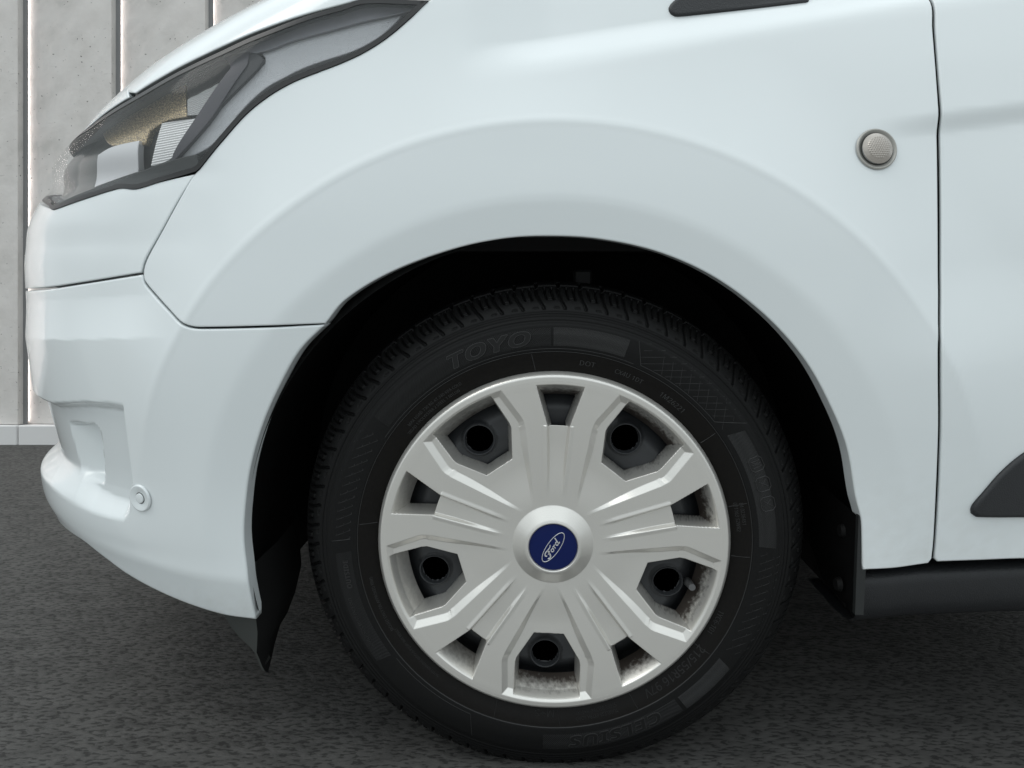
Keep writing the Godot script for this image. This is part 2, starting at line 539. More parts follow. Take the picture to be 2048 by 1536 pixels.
func make_ground() -> void:
	var a := mat(Color.WHITE, 0.78, 0.0, 0.4)
	a.albedo_texture = noise_tex(0.02, 1024, [[0.0, Color(0.034, 0.033, 0.0315)], [0.31, Color(0.042, 0.041, 0.039)], [0.37, Color(0.080, 0.078, 0.074)], [0.62, Color(0.092, 0.0895, 0.085)], [1.0, Color(0.106, 0.103, 0.098)]], 3, FastNoiseLite.TYPE_SIMPLEX, 3)
	a.uv1_triplanar = true
	a.uv1_world_triplanar = true
	a.uv1_scale = Vector3(2.1, 2.1, 5.6)
	a.normal_enabled = true
	a.normal_texture = noise_tex(0.02, 1024, [], 3, FastNoiseLite.TYPE_SIMPLEX, 4, 6.0)
	a.normal_scale = 0.6
	a.detail_enabled = true
	a.detail_blend_mode = BaseMaterial3D.BLEND_MODE_MUL
	a.detail_albedo = noise_tex(0.008, 512, [[0.0, grey(0.62)], [0.5, grey(0.88)], [1.0, grey(1.0)]], 44, FastNoiseLite.TYPE_SIMPLEX_SMOOTH, 6)
	a.uv2_triplanar = true
	a.uv2_world_triplanar = true
	a.uv2_scale = Vector3.ONE * 0.7
	var g := obj("asphalt_ground", sheet(-60, 60, -60, 60, 0.0), a, self)
	g.set_meta("kind", "structure")
	g.set_meta("label", "dark grey worn asphalt ground running from the tyre to the wall")
	var c := mat(Color.WHITE, 0.85, 0.0, 0.4)
	c.albedo_texture = noise_tex(0.01, 512, [[0.0, Color(0.27, 0.268, 0.262)], [1.0, Color(0.36, 0.355, 0.345)]], 5)
	c.uv1_triplanar = true
	c.uv1_world_triplanar = true
	c.uv1_scale = Vector3.ONE * 0.5
	var f := obj("bounce_forecourt", sheet(-40, 40, 0.22, 40, 0.004), c, self)  # out of view; added so that pale ground bounces light onto the van
	f.set_meta("kind", "structure")
	f.set_meta("label", "unseen pale concrete forecourt added to bounce light onto the van")

const SEAM := 0.075

func make_wall() -> void:
	var wall := Node3D.new()
	wall.name = "concrete_wall"
	add_child(wall)
	wall.set_meta("label", "pale grey concrete panel wall with a low white plinth, behind the van's nose")
	wall.set_meta("category", "wall")
	# the wall leans back and is turned a little to the van; its foot stands where the asphalt ends
	var tilt := Basis.from_euler(Vector3(deg_to_rad(-PITCH), deg_to_rad(YAW), 0))
	var fw := -tilt.z
	var eye := EYE + Vector3(0, HUB, 0)
	var base_dir := fw - tilt.y * (887.0 - 768.0) / 1450.0
	var foot := eye + base_dir * (-eye.y / base_dir.y)          # on the ground, straight ahead
	var depth := (foot - eye).dot(fw)
	var per_px := depth / 1450.0
	wall.transform = Transform3D(tilt, foot)
	var c := mat(Color.WHITE, 0.8, 0.0, 0.3)
	c.albedo_texture = noise_tex(0.006, 1024, [[0.0, Color(0.48, 0.465, 0.44)], [0.25, Color(0.57, 0.545, 0.52)], [0.5, Color(0.61, 0.585, 0.56)], [1.0, Color(0.66, 0.635, 0.61)]], 21, FastNoiseLite.TYPE_SIMPLEX_SMOOTH, 6)
	c.uv1_triplanar = true
	c.uv1_scale = Vector3.ONE * 0.9
	c.detail_enabled = true
	c.detail_blend_mode = BaseMaterial3D.BLEND_MODE_MUL
	c.detail_albedo = noise_tex(0.03, 1024, [[0.0, grey(0.04)], [0.07, grey(0.12)], [0.105, Color.WHITE], [1.0, Color.WHITE]], 33, FastNoiseLite.TYPE_SIMPLEX, 5)
	c.uv2_triplanar = true
	c.uv2_scale = Vector3.ONE * 0.8
	c.normal_enabled = true
	c.normal_texture = noise_tex(0.02, 512, [], 8, FastNoiseLite.TYPE_SIMPLEX, 5, 4.0)
	c.normal_scale = 0.25
	M.concrete = c
	var pw := 187.5 * per_px
	var prof := []
	for i in 21:
		var t := i / 20.0
		prof.push_back(Vector2(t, -0.050 + 0.050 * pow(t, 1.6)))
	var ms := Mesher.new()
	var y0 := (887.0 - 849.0) * per_px
	var y1 := 2.7
	for i in prof.size():
		var a: Vector2 = prof[maxi(i - 1, 0)]
		var b: Vector2 = prof[mini(i + 1, prof.size() - 1)]
		var d := Vector2((b.x - a.x) * pw, b.y - a.y).normalized()
		var nn := Vector3(-d.y, 0, d.x)
		for y in [y0, y1]:
			ms.put(Vector3(0.003 + prof[i].x * (pw - 0.006), y, prof[i].y), nn)
	for i in prof.size() - 1:
		ms.quad(i * 2, i * 2 + 2, i * 2 + 3, i * 2 + 1)
	ms.flat_quad(Vector3(pw - 0.003, y0, 0), Vector3(pw - 0.003, y1, 0), Vector3(pw - 0.003, y1, -0.16), Vector3(pw - 0.003, y0, -0.16), Vector3(1, 0, 0))
	ms.flat_quad(Vector3(0.003, y0, -0.050), Vector3(0.003, y1, -0.050), Vector3(0.003, y1, -0.16), Vector3(0.003, y0, -0.16), Vector3(-1, 0, 0))
	ms.flat_quad(Vector3(0, y1, -0.16), Vector3(pw, y1, -0.16), Vector3(pw, y1, 0), Vector3(0, y1, -0.050), Vector3.UP)
	var pm := ms.mesh()
	var x0 := (37.0 - 1024.0) * per_px
	# behind a dark lip in every seam a narrow strip light washes the next panel
	var strip := Mesher.new()
	strip.flat_quad(Vector3(0, y0 + 0.01, -0.050), Vector3(0, y1 - 0.01, -0.050), Vector3(0, y1 - 0.01, -0.044), Vector3(0, y0 + 0.01, -0.044), Vector3(1, 0, 0))
	var sm := strip.mesh()
	var glow := mat(grey(0.8), 0.5)
	glow.emission_enabled = true
	glow.emission = Color(1.0, 0.96, 0.95)
	glow.emission_energy_multiplier = 0.25
	var lip := Mesher.new()
	lip.box(Vector3(-0.006, y0, -0.036), Vector3(0.013, y1, -0.030), 0.001)
	var lm := lip.mesh()
	var lip_m := mat(grey(0.22), 0.6)
	for k in range(-8, 14):
		obj("seam_light", sm, glow, wall).position.x = x0 + k * pw - 0.001
		obj("seam_lip", lm, lip_m, wall).position.x = x0 + k * pw
		var al := AreaLight3D.new()
		al.name = "seam_glow"
		al.area_size = Vector2(0.006, y1 - y0 - 0.02)
		al.light_color = Color(1.0, 0.96, 0.95)
		al.light_energy = SEAM
		al.shadow_enabled = true
		wall.add_child(al, true)
		al.transform = Transform3D(Basis(Vector3.UP, -PI / 2), Vector3(x0 + k * pw + 0.0005, (y0 + y1) / 2.0, -0.047))
	for k in range(-8, 14):
		var o := obj("concrete_panel", pm, c, wall)
		o.position.x = x0 + k * pw
	var back := Mesher.new()
	back.box(Vector3(x0 - 8 * pw, y0, -0.3), Vector3(x0 + 14 * pw, y1 - 0.01, -0.15))
	obj("wall_core", back.mesh(), mat(grey(0.03), 0.9), wall)
	var pl := Mesher.new()
	var bw := 4.2 * pw
	pl.box(Vector3(0.0015, -0.2, -0.3), Vector3(bw - 0.0015, y0 - 0.002, 0.020), 0.004)
	var plm := pl.mesh()
	var wm := mat(Color(0.70, 0.69, 0.68), 0.7)
	for k in range(-2, 4):
		var o := obj("plinth_block", plm, wm, wall)
		o.position.x = (42.0 - 1024.0) * per_px + k * bw

# ==================================================================== body panels
func dirt(x: float, y: float) -> Color:
	var c := Color.WHITE
	var r := Vector2(x + 0.006, y).length()
	var k := 0.0
	k = maxf(k, 0.5 * ss(0.366, 0.352, r) * ss(-0.05, 0.1, x))
	k = maxf(k, 0.30 * ss(0.05, -0.06, y) * ss(0.30, 0.37, x) * ss(0.372, 0.362, x))
	k = maxf(k, 0.16 * ss(-0.03, -0.10, y) * ss(-0.30, -0.36, x))
	k = maxf(k, 0.10 * ss(0.16, -0.02, y) * ss(-0.2, 0.0, x))
	k = maxf(k, 0.20 * ss(0.012, 0.0, absf(x - 0.433)) * ss(0.10, -0.02, y))
	k *= 0.55 + 0.9 * dn.get_noise_2d(x * 900.0, y * 900.0) + 0.3 * dn.get_noise_2d(x * 4000.0, y * 4000.0)
	return c.lerp(Color(0.42, 0.36, 0.28), clampf(k, 0.0, 0.8))

var dn := FastNoiseLite.new()

func make_body() -> void:
	dn.seed = 5
	dn.frequency = 0.05
	obj("front_wing", panel(FENDER, 0.0027, 0.0020, 0.022, null, dirt), M.paint, van)
	obj("bumper", panel(BUMPER, 0.0032, 0.0028, 0.022, null, dirt), M.paint, van)
	obj("bumper_top", panel(BUMPER_UPPER, 0.005, 0.0018, 0.018, null, dirt), M.paint, van)
	obj("hood", panel(HOOD, 0.006, 0.002, 0.02, null, dirt), M.paint, van)
	obj("grille_panel", panel(GRILLE_PANEL, 0.005, 0.0015, 0.015, null, dirt), M.paint, van)
	obj("gap_shade", panel(GAPSHADE, 0.004, 0.0, 0.0, func(x, y): return -0.0045), mat(grey(0.004), 0.8, 0.0, 0.2), van)  # black strip that darkens the door gap, standing in for its shade
	var door := obj("door", panel(DOOR, 0.006, 0.0025, 0.025, null, dirt), M.paint, van)
	var bulge := func(x: float, y: float) -> float: return 0.006
	obj("side_moulding", panel(MOULD, 0.006, 0.005, 0.008, bulge), M.plastic, door)
	obj("window_trim", panel(TOPTRIM, 0.005, 0.004, 0.010, func(x, y): return 0.004), M.plastic, van)
	# what closes the body behind its skin
	var b := Mesher.new()
	b.box(Vector3(-0.40, 0.36, -1.35), Vector3(1.15, 0.62, -0.02))
	b.box(Vector3(0.46, 0.0, -1.35), Vector3(1.15, 0.36, 0.06))
	b.box(Vector3(-0.52, 0.0, -1.35), Vector3(0.46, 0.36, -0.30))
	b.box(Vector3(-0.60, -0.07, -1.40), Vector3(1.15, 0.0, -0.20))
	b.box(Vector3(0.46, -0.07, -0.20), Vector3(1.15, 0.0, 0.07))
	b.box(Vector3(-0.56, 0.0, -0.30), Vector3(-0.42, 0.42, -0.10))
	obj("underbody", b.mesh(), M.black, van)
	# the face of the nose, running across to the far side
	var f := Mesher.new()
	var rows := 40
	for i in rows + 1:
		var y := lerpf(-0.02, 0.80, float(i) / rows)
		var x := nose_x(y) + 0.0195 * (0.50 - 0.18 * ss(0.36, 0.56, y))
		var z := skin(x, y)
		var up := Vector3(-1, 0.15 + maxf(0.0, (y - 0.4) * 4.0), 0).normalized()
		for k in 5:
			var t := k / 4.0
			f.put(Vector3(x - 0.03 * sin(t * PI * 0.5), y, lerpf(z, -1.40, t)), up)
	for i in rows:
		for k in 4:
			f.quad(i * 5 + k, i * 5 + k + 1, i * 5 + 6 + k, i * 5 + 5 + k)
	obj("front_face", f.mesh(), M.paint, van)

# ==================================================================== headlight
func ribs(flat: Array, depth: float, pitch: float, amp: float, slope: float) -> ArrayMesh:
	var ring := outline(flat, 0.004)
	var lo := ring[0]
	var hi := ring[0]
	for q in ring:
		lo = lo.min(q)
		hi = hi.max(q)
	var ms := Mesher.new()
	var dir := Vector2(1, slope).normalized()
	var per := Vector2(-dir.y, dir.x)
	var y := lo.y - 0.03
	var prev: Array = []
	var sub := 6
	var k := 0
	while y < hi.y + 0.03:
		var a := Vector2(lo.x - 0.05, y - slope * 0.05)
		var b := a + dir * (hi.x - lo.x + 0.12)
		var cut := Geometry2D.intersect_polyline_with_polygon(PackedVector2Array([a, b]), ring)
		var row: Array = []
		if cut.size():
			var ph := float(k % sub) / sub * TAU
			var e0: Vector2 = cut[0][0]
			var e1: Vector2 = cut[0][cut[0].size() - 1]
			var nn := Vector3(per.x * sin(ph) * 0.9 - 0.25, per.y * sin(ph) * 0.9 + 0.25, 1.0).normalized()
			for e in [e0, e1]:
				row.push_back(ms.put(Vector3(e.x, e.y, skin(e.x, e.y) - depth + amp * cos(ph)), nn))
		if row.size() and prev.size():
			ms.quad(prev[0], prev[1], row[1], row[0])
		prev = row
		y += pitch / sub
		k += 1
	return ms.mesh()

func in_lens(flat: Array) -> Array:           # the part of an outline that lies inside the lamp
	var p := PackedVector2Array()
	for i in range(0, flat.size(), 2):
		p.push_back(Vector2(flat[i], flat[i + 1]) * 0.0001)
	var best := PackedVector2Array()
	for q in Geometry2D.intersect_polygons(p, inset(outline(LENS, 0.008), 0.004)):
		if q.size() > best.size():
			best = q
	var out := []
	for q in best:
		out.append_array([q.x * 10000.0, q.y * 10000.0])
	return out

func make_headlight() -> void:
	var h := holder("headlight")
	var glass := mat(Color(0.95, 0.97, 0.97, 1.0), 0.08)
	glass.albedo_color = Color(0.95, 0.97, 0.97, 0.05)
	glass.transparency = BaseMaterial3D.TRANSPARENCY_ALPHA
	glass.metallic_specular = 0.27
	obj("lens", panel(LENS, 0.005, 0.0, 0.0, func(x, y): return 0.0005), glass, h)
	# dark seal round the lens
	var ring := outline(LENS, 0.006)
	var ins := inset(ring, 0.0055)
	var ms := Mesher.new()
	for i in ring.size():
		for q in [ring[i], ins[i]]:
			ms.put(Vector3(q.x, q.y, skin(q.x, q.y) + 0.0012), skin_n(q.x, q.y))
		ms.put(Vector3(ins[i].x, ins[i].y, skin(ins[i].x, ins[i].y) - 0.012), Vector3(0, 0, 1))
		ms.put(Vector3(ring[i].x, ring[i].y, skin(ring[i].x, ring[i].y) - 0.03), Vector3(0, 0, 1))
	for i in ring.size():
		var j := (i + 1) % ring.size()
		ms.quad(i * 4, j * 4, j * 4 + 1, i * 4 + 1)
		ms.quad(i * 4 + 1, j * 4 + 1, j * 4 + 2, i * 4 + 2)
		ms.quad(i * 4, j * 4, j * 4 + 3, i * 4 + 3)
	obj("lens_seal", ms.mesh(), mat(grey(0.012), 0.35), h)
	obj("housing", panel(LENS, 0.008, 0.001, 0.004, func(x, y): return -lerpf(0.008, 0.042, clampf((x - nose_x(y) - 0.01) / 0.12, 0.0, 1.0))), mat(Color(0.12, 0.125, 0.12), 0.35, 0.4), h)
	var wall := Mesher.new()
	for i in ring.size():
		var q := ins[i]
		var z := skin(q.x, q.y)
		var o := ins[i] - ring[i]
		var nn := Vector3(o.x, o.y, 0.3 * o.length()).normalized()
		wall.put(Vector3(q.x, q.y, z - 0.004), nn)
		wall.put(Vector3(q.x, q.y, z - 0.062), nn)
	for i in ring.size():
		var j := (i + 1) % ring.size()
		wall.quad(i * 2, j * 2, j * 2 + 1, i * 2 + 1)
	obj("housing_wall", wall.mesh(), mat(grey(0.05), 0.4), h)
	var sig := mat(Color(0.50, 0.51, 0.53), 0.42, 0.15)
	sig.normal_enabled = true
	sig.normal_texture = noise_tex(0.12, 256, [], 4, FastNoiseLite.TYPE_CELLULAR, 1, 8.0)
	sig.normal_scale = 0.6
	sig.uv1_triplanar = true
	sig.uv1_scale = Vector3.ONE * 26.0
	obj("signal_lens", panel(in_lens(SIGNAL), 0.006, 0.0015, 0.010, func(x, y): return -0.018), sig, h)
	var spear := mat(Color(0.045, 0.042, 0.05), 0.35, 0.3)
	obj("bezel_spear", panel(in_lens(SPEAR_A), 0.005, 0.001, 0.02, func(x, y): return -0.010 + 0.0 * x), spear, h)
	obj("bezel_spear", panel(in_lens(SPEAR_B), 0.005, 0.001, 0.02, func(x, y): return -0.012 - 0.35 * maxf(0.0, (x + 0.3475) * 0.8 - (y - 0.5634) * 0.6)), mat(Color(0.018, 0.018, 0.021), 0.4, 0.2), h)  # second facet in a darker copy: the fold's shade is in its colour
	var white := mat(grey(0.75), 0.3, 0.5)
	obj("ribbed_reflector", ribs(in_lens(RIB_LOW), 0.024, 0.0029, 0.0007, 0.12), white, h)
	obj("ribbed_reflector", ribs(in_lens(RIB_TOP), 0.024, 0.0024, 0.0006, 0.30), mat(grey(0.5), 0.3, 0.5), h)
	var glint := mat(Color.WHITE, 0.35, 0.55)
	glint.vertex_color_use_as_albedo = true
	glint.albedo_texture = noise_tex(0.30, 512, [[0.0, Color(0.07, 0.06, 0.055)], [0.48, Color(0.12, 0.10, 0.085)], [0.56, Color(0.32, 0.23, 0.13)], [0.66, Color(0.95, 0.75, 0.42)]], 15, FastNoiseLite.TYPE_SIMPLEX, 2)  # gold specks paint a sparkling reflection into the reflector's colour
	glint.uv1_triplanar = true
	glint.uv1_scale = Vector3.ONE * 3.2
	obj("glint_reflector", panel(in_lens(GLINT), 0.006, 0.002, 0.010, func(x, y): return -0.028), glint, h)
	obj("white_reflection", panel(in_lens(PALE), 0.006, 0.001, 0.012, func(x, y): return -0.020), mat(Color(0.62, 0.62, 0.63), 0.35, 0.2), h)  # pale plate standing in for a white reflection inside the lamp
	obj("lower_bezel", panel(in_lens(BEZEL), 0.006, 0.0012, 0.012, func(x, y): return -0.008), mat(Color(0.03, 0.032, 0.032), 0.45, 0.0, 0.3), h)
	obj("upper_bezel", panel(in_lens(TOPBAND), 0.006, 0.0012, 0.012, func(x, y): return -0.012), mat(Color(0.15, 0.15, 0.165), 0.4, 0.2), h)
	obj("bowl_rim", panel(in_lens(BOWL_TOP), 0.006, 0.001, 0.012, func(x, y): return -0.026), mat(Color(0.10, 0.095, 0.09), 0.3, 0.6), h)

# ==================================================================== wheel arch, flaps, sill
func make_arch() -> void:
	var prof := []
	for i in 9:
		prof.push_back(Vector2(0.392, lerpf(0.118, -0.24, i / 8.0)))
	prof[0] = Vector2(0.374, 0.116)
	prof[1] = Vector2(0.388, 0.095)
	var l := lathe(prof, 80, deg_to_rad(-14), deg_to_rad(193), true)
	# inner wing behind the wheel
	var nb := l.v.size()
	l.put(Vector3(0, 0, -0.24), Vector3(0, 0, 1))
	for j in 81:
		var a := lerpf(deg_to_rad(-14), deg_to_rad(193), j / 80.0)
		l.put(Vector3(0.392 * cos(a), 0.392 * sin(a), -0.24), Vector3(0, 0, 1))
	for j in 80:
		l.tri(nb, nb + 1 + j, nb + 2 + j)
	obj("wheel_arch_liner", l.mesh(), M.liner, van)
	# spring strut and its bracket above the tyre
	var st := Mesher.new()
	st.box(Vector3(0.030, 0.300, -0.09), Vector3(0.056, 0.336, -0.07), 0.003)
	obj("strut_bracket", st.mesh(), mat(grey(0.012), 0.6), van)
	# air deflector hanging from the front of the liner
	var d := Mesher.new()
	var dk := Mesher.new()
	var pts := []
	for i in range(0, DEFLECTOR.size(), 3):
		pts.push_back(Vector3(DEFLECTOR[i], DEFLECTOR[i + 1], DEFLECTOR[i + 2]) * 0.0001)
	pts = [Vector3(-0.42, -0.05, 0.080), Vector3(-0.376, -0.03, 0.088), Vector3(-0.350, 0.0, 0.0)] + pts
	for r in pts.size() / 3:
		var nl := Vector3(-0.35, -0.15, 0.9).normalized()
		d.put(pts[r * 3] + Vector3(0, 0, -0.03), Vector3(-1, -0.3, 0.2).normalized())
		d.put(pts[r * 3], nl)
		d.put(pts[r * 3 + 1], Vector3(0.1, 0.0, 1).normalized())
		dk.put(pts[r * 3 + 1], Vector3(0.7, -0.1, 0.7).normalized())
		dk.put(pts[r * 3 + 1].lerp(pts[r * 3 + 2], 0.45) + Vector3(0.004, 0, 0.004), Vector3(0.8, -0.1, 0.5).normalized())
		dk.put(pts[r * 3 + 2], Vector3(0.9, -0.3, 0.2).normalized())
		if r:
			for ms in [d, dk]:
				for k in 2:
					ms.quad(r * 3 - 3 + k, r * 3 - 2 + k, r * 3 + 1 + k, r * 3 + k)
	obj("liner_flap", dk.mesh(), mat(grey(0.0045), 0.6, 0.0, 0.3), van)
	obj("air_deflector", d.mesh(), mat(Color(0.034, 0.037, 0.034), 0.6), van)
	# mud flap behind the wheel
	var f := Mesher.new()
	var fl := [Vector2(0.3565, 0.0500), Vector2(0.3600, 0.0525), Vector2(0.3640, 0.0490), Vector2(0.3695, -0.010), Vector2(0.3712, -0.0725), Vector2(0.3612, -0.0725)]
	flap_plate(f, fl, 0.118, 0.126)
	obj("mud_flap_edge", f.mesh(), mat(Color(0.016, 0.018, 0.018), 0.5), van)
	var g := Mesher.new()
	var outer := [Vector2(0.3565, 0.05), Vector2(0.3585, -0.01), Vector2(0.360, -0.06), Vector2(0.3612, -0.0725)]
	var inner := [Vector2(0.365, 0.05), Vector2(0.360, -0.04), Vector2(0.380, -0.09), Vector2(0.405, -0.130)]
	for i in 4:
		var nn := Vector3(-1, -0.1, 0.25).normalized()
		g.put(Vector3(outer[i].x, outer[i].y, 0.119), nn)
		g.put(Vector3(inner[i].x, inner[i].y, -0.02), nn)
	for i in 3:
		g.quad(i * 2, i * 2 + 1, i * 2 + 3, i * 2 + 2)
	var flap := obj("mud_flap", g.mesh(), mat(grey(0.003), 0.75, 0.0, 0.2), van)
	for y in [0.018, -0.052]:
		var bolt := CylinderMesh.new()
		bolt.top_radius = 0.007
		bolt.bottom_radius = 0.009
		bolt.height = 0.006
		bolt.radial_segments = 20
		obj("bolt", moved(bolt, Transform3D(Basis(Vector3(0, 0, 1), PI / 2), Vector3(0.356, y, 0.085))), mat(grey(0.007), 0.6, 0.0, 0.25), flap)
	# sill below the wing and door
	var sl := Mesher.new()
	var cs := [Vector2(0.020, 0.060), Vector2(0.0245, 0.095), Vector2(0.023, 0.108), Vector2(0.017, 0.1135), Vector2(0.008, 0.1145), Vector2(-0.016, 0.112), Vector2(-0.036, 0.1005), Vector2(-0.047, 0.086), Vector2(-0.052, 0.05), Vector2(-0.052, -0.05)]
	var xs := [0.3718, 0.40, 0.44, 0.56, 1.15]
	for x in xs:
		var rise := -0.0515 + lerp_table([0.37, 0.41, 0.45, 0.56, 1.15], [-0.001, 0.002, 0.008, 0.014, 0.02], x)
		for i in cs.size():
			var a: Vector2 = cs[maxi(i - 1, 0)]
			var b: Vector2 = cs[mini(i + 1, cs.size() - 1)]
			var t := (b - a).normalized()
			sl.put(Vector3(x, cs[i].x + rise, cs[i].y), Vector3(0, t.y, -t.x).normalized())
	var k := cs.size()
	for j in xs.size() - 1:
		for i in k - 1:
			sl.quad(j * k + i, j * k + i + 1, (j + 1) * k + i + 1, (j + 1) * k + i)
	obj("sill", sl.mesh(), M.plastic, van)

func flap_plate(ms: Mesher, p: Array, z0: float, z1: float) -> void:
	var n := p.size()
	var c := Vector2.ZERO
	for q in p:
		c += q / n
	for i in n:
		var a: Vector2 = p[i]
		var b: Vector2 = p[(i + 1) % n]
		var mid := (a + b) / 2.0 - c
		ms.flat_quad(Vector3(a.x, a.y, z0), Vector3(b.x, b.y, z0), Vector3(b.x, b.y, z1), Vector3(a.x, a.y, z1), Vector3(mid.x, mid.y, 0))
		ms.flat_quad(Vector3(a.x, a.y, z1), Vector3(b.x, b.y, z1), Vector3(c.x, c.y, z1), Vector3(c.x, c.y, z1), Vector3(0, 0, 1))

# ==================================================================== indicator and parking sensor
func make_small_parts() -> void:
	var h := holder("side_indicator")
	var t := on_skin(0.3546, 0.4679, 0.0024)
	var bez := lathe([Vector2(0.0235, -0.001), Vector2(0.0225, 0.0006), Vector2(0.0212, 0.0002), Vector2(0.0200, -0.0016), Vector2(0.0185, -0.0018), Vector2(0.0180, -0.004)], 64)
	obj("bezel", moved(bez.mesh(), t), mat(Color(0.40, 0.39, 0.36), 0.35, 0.2), h)
	var gap := lathe([Vector2(0.0186, -0.0014), Vector2(0.0168, -0.0014)], 48, 0, TAU, true)
	obj("gap_ring", moved(gap.mesh(), t), mat(Color(0.06, 0.06, 0.055), 0.6), h)
	var lens := Mesher.new()
	var nr := 44
	var na := 120
	for i in nr + 1:
		var r := 0.0174 * i / nr
		for j in na:
			var a := j * TAU / na
			var p := Vector2(r * cos(a), r * sin(a))
			lens.put(Vector3(p.x, p.y, lamp_h(p)), Vector3.ZERO)
	for i in nr + 1:
		for j in na:
			var q := lens.v[i * na + j]
			var e := 0.0002
			var p := Vector2(q.x, q.y)
			lens.n[i * na + j] = Vector3(-(lamp_h(p + Vector2(e, 0)) - lamp_h(p - Vector2(e, 0))) / (2 * e), -(lamp_h(p + Vector2(0, e)) - lamp_h(p - Vector2(0, e))) / (2 * e), 1).normalized()
	for i in nr:
		for j in na:
			lens.quad(i * na + j, i * na + (j + 1) % na, (i + 1) * na + (j + 1) % na, (i + 1) * na + j)
	var lm := mat(Color(0.40, 0.36, 0.32), 0.12, 0.35)
	lm.clearcoat_enabled = true
	obj("lens", moved(lens.mesh(), t), lm, h)
	var s := holder("parking_sensor")
	var u := on_skin(-0.5034, 0.0609, 0.0010)
	var cup := lathe([Vector2(0.0172, -0.001), Vector2(0.0165, 0.0012), Vector2(0.0150, 0.0016), Vector2(0.0072, -0.0005), Vector2(0.0068, -0.0015)], 56)
	obj("trim_ring", moved(cup.mesh(), u), M.paint, s)
	var slot := lathe([Vector2(0.0072, -0.0003), Vector2(0.0060, -0.0003)], 40, 0, TAU, true)
	obj("gap_ring", moved(slot.mesh(), u), mat(grey(0.03), 0.6), s)
	var but := lathe([Vector2(0.0063, -0.001), Vector2(0.0061, 0.0008), Vector2(0.0052, 0.0013), Vector2(0.0, 0.0014)], 40)
	obj("sensor_face", moved(but.mesh(), u), M.paint, s)

func lamp_h(p: Vector2) -> float:
	var r := p.length()
	var h := 0.0050 * (1.0 - pow(r / 0.0174, 2.4)) + 0.001
	if r < 0.0132:
		var s := 0.0027
		var q := Vector2(p.x / s - p.y / (s * sqrt(3.0)), 2.0 * p.y / (s * sqrt(3.0)))
		var best := 9.0
		for dx in [-1, 0, 1]:
			for dy in [-1, 0, 1]:
				var g := Vector2(roundf(q.x) + dx, roundf(q.y) + dy)
				var c := Vector2((g.x + g.y * 0.5) * s, g.y * s * sqrt(3.0) / 2.0)
				best = minf(best, p.distance_to(c))
		h += 0.0007 * (1.0 - pow(best / (s * 0.55), 2.0)) * ss(0.0132, 0.0122, r)
	return h

# ==================================================================== wheel
var tyre_s := PackedVector2Array()

func side_z(r: float) -> float:              # the outer sidewall's bulge at a radius
	return lerp_table([0.205, 0.212, 0.222, 0.235, 0.250, 0.262, 0.275, 0.288, 0.296, 0.302], [0.090, 0.0925, 0.0985, 0.1045, 0.1075, 0.108, 0.1065, 0.102, 0.097, 0.0915], r)

func make_wheel() -> void:
	var w := holder("wheel")
	obj("tyre", tyre(), M.rubber, w)
	make_tyre_marks(w)
	obj("wheel_cover", wheel_cover(), M.silver, w)
	make_badge(w)
	make_rim(w)

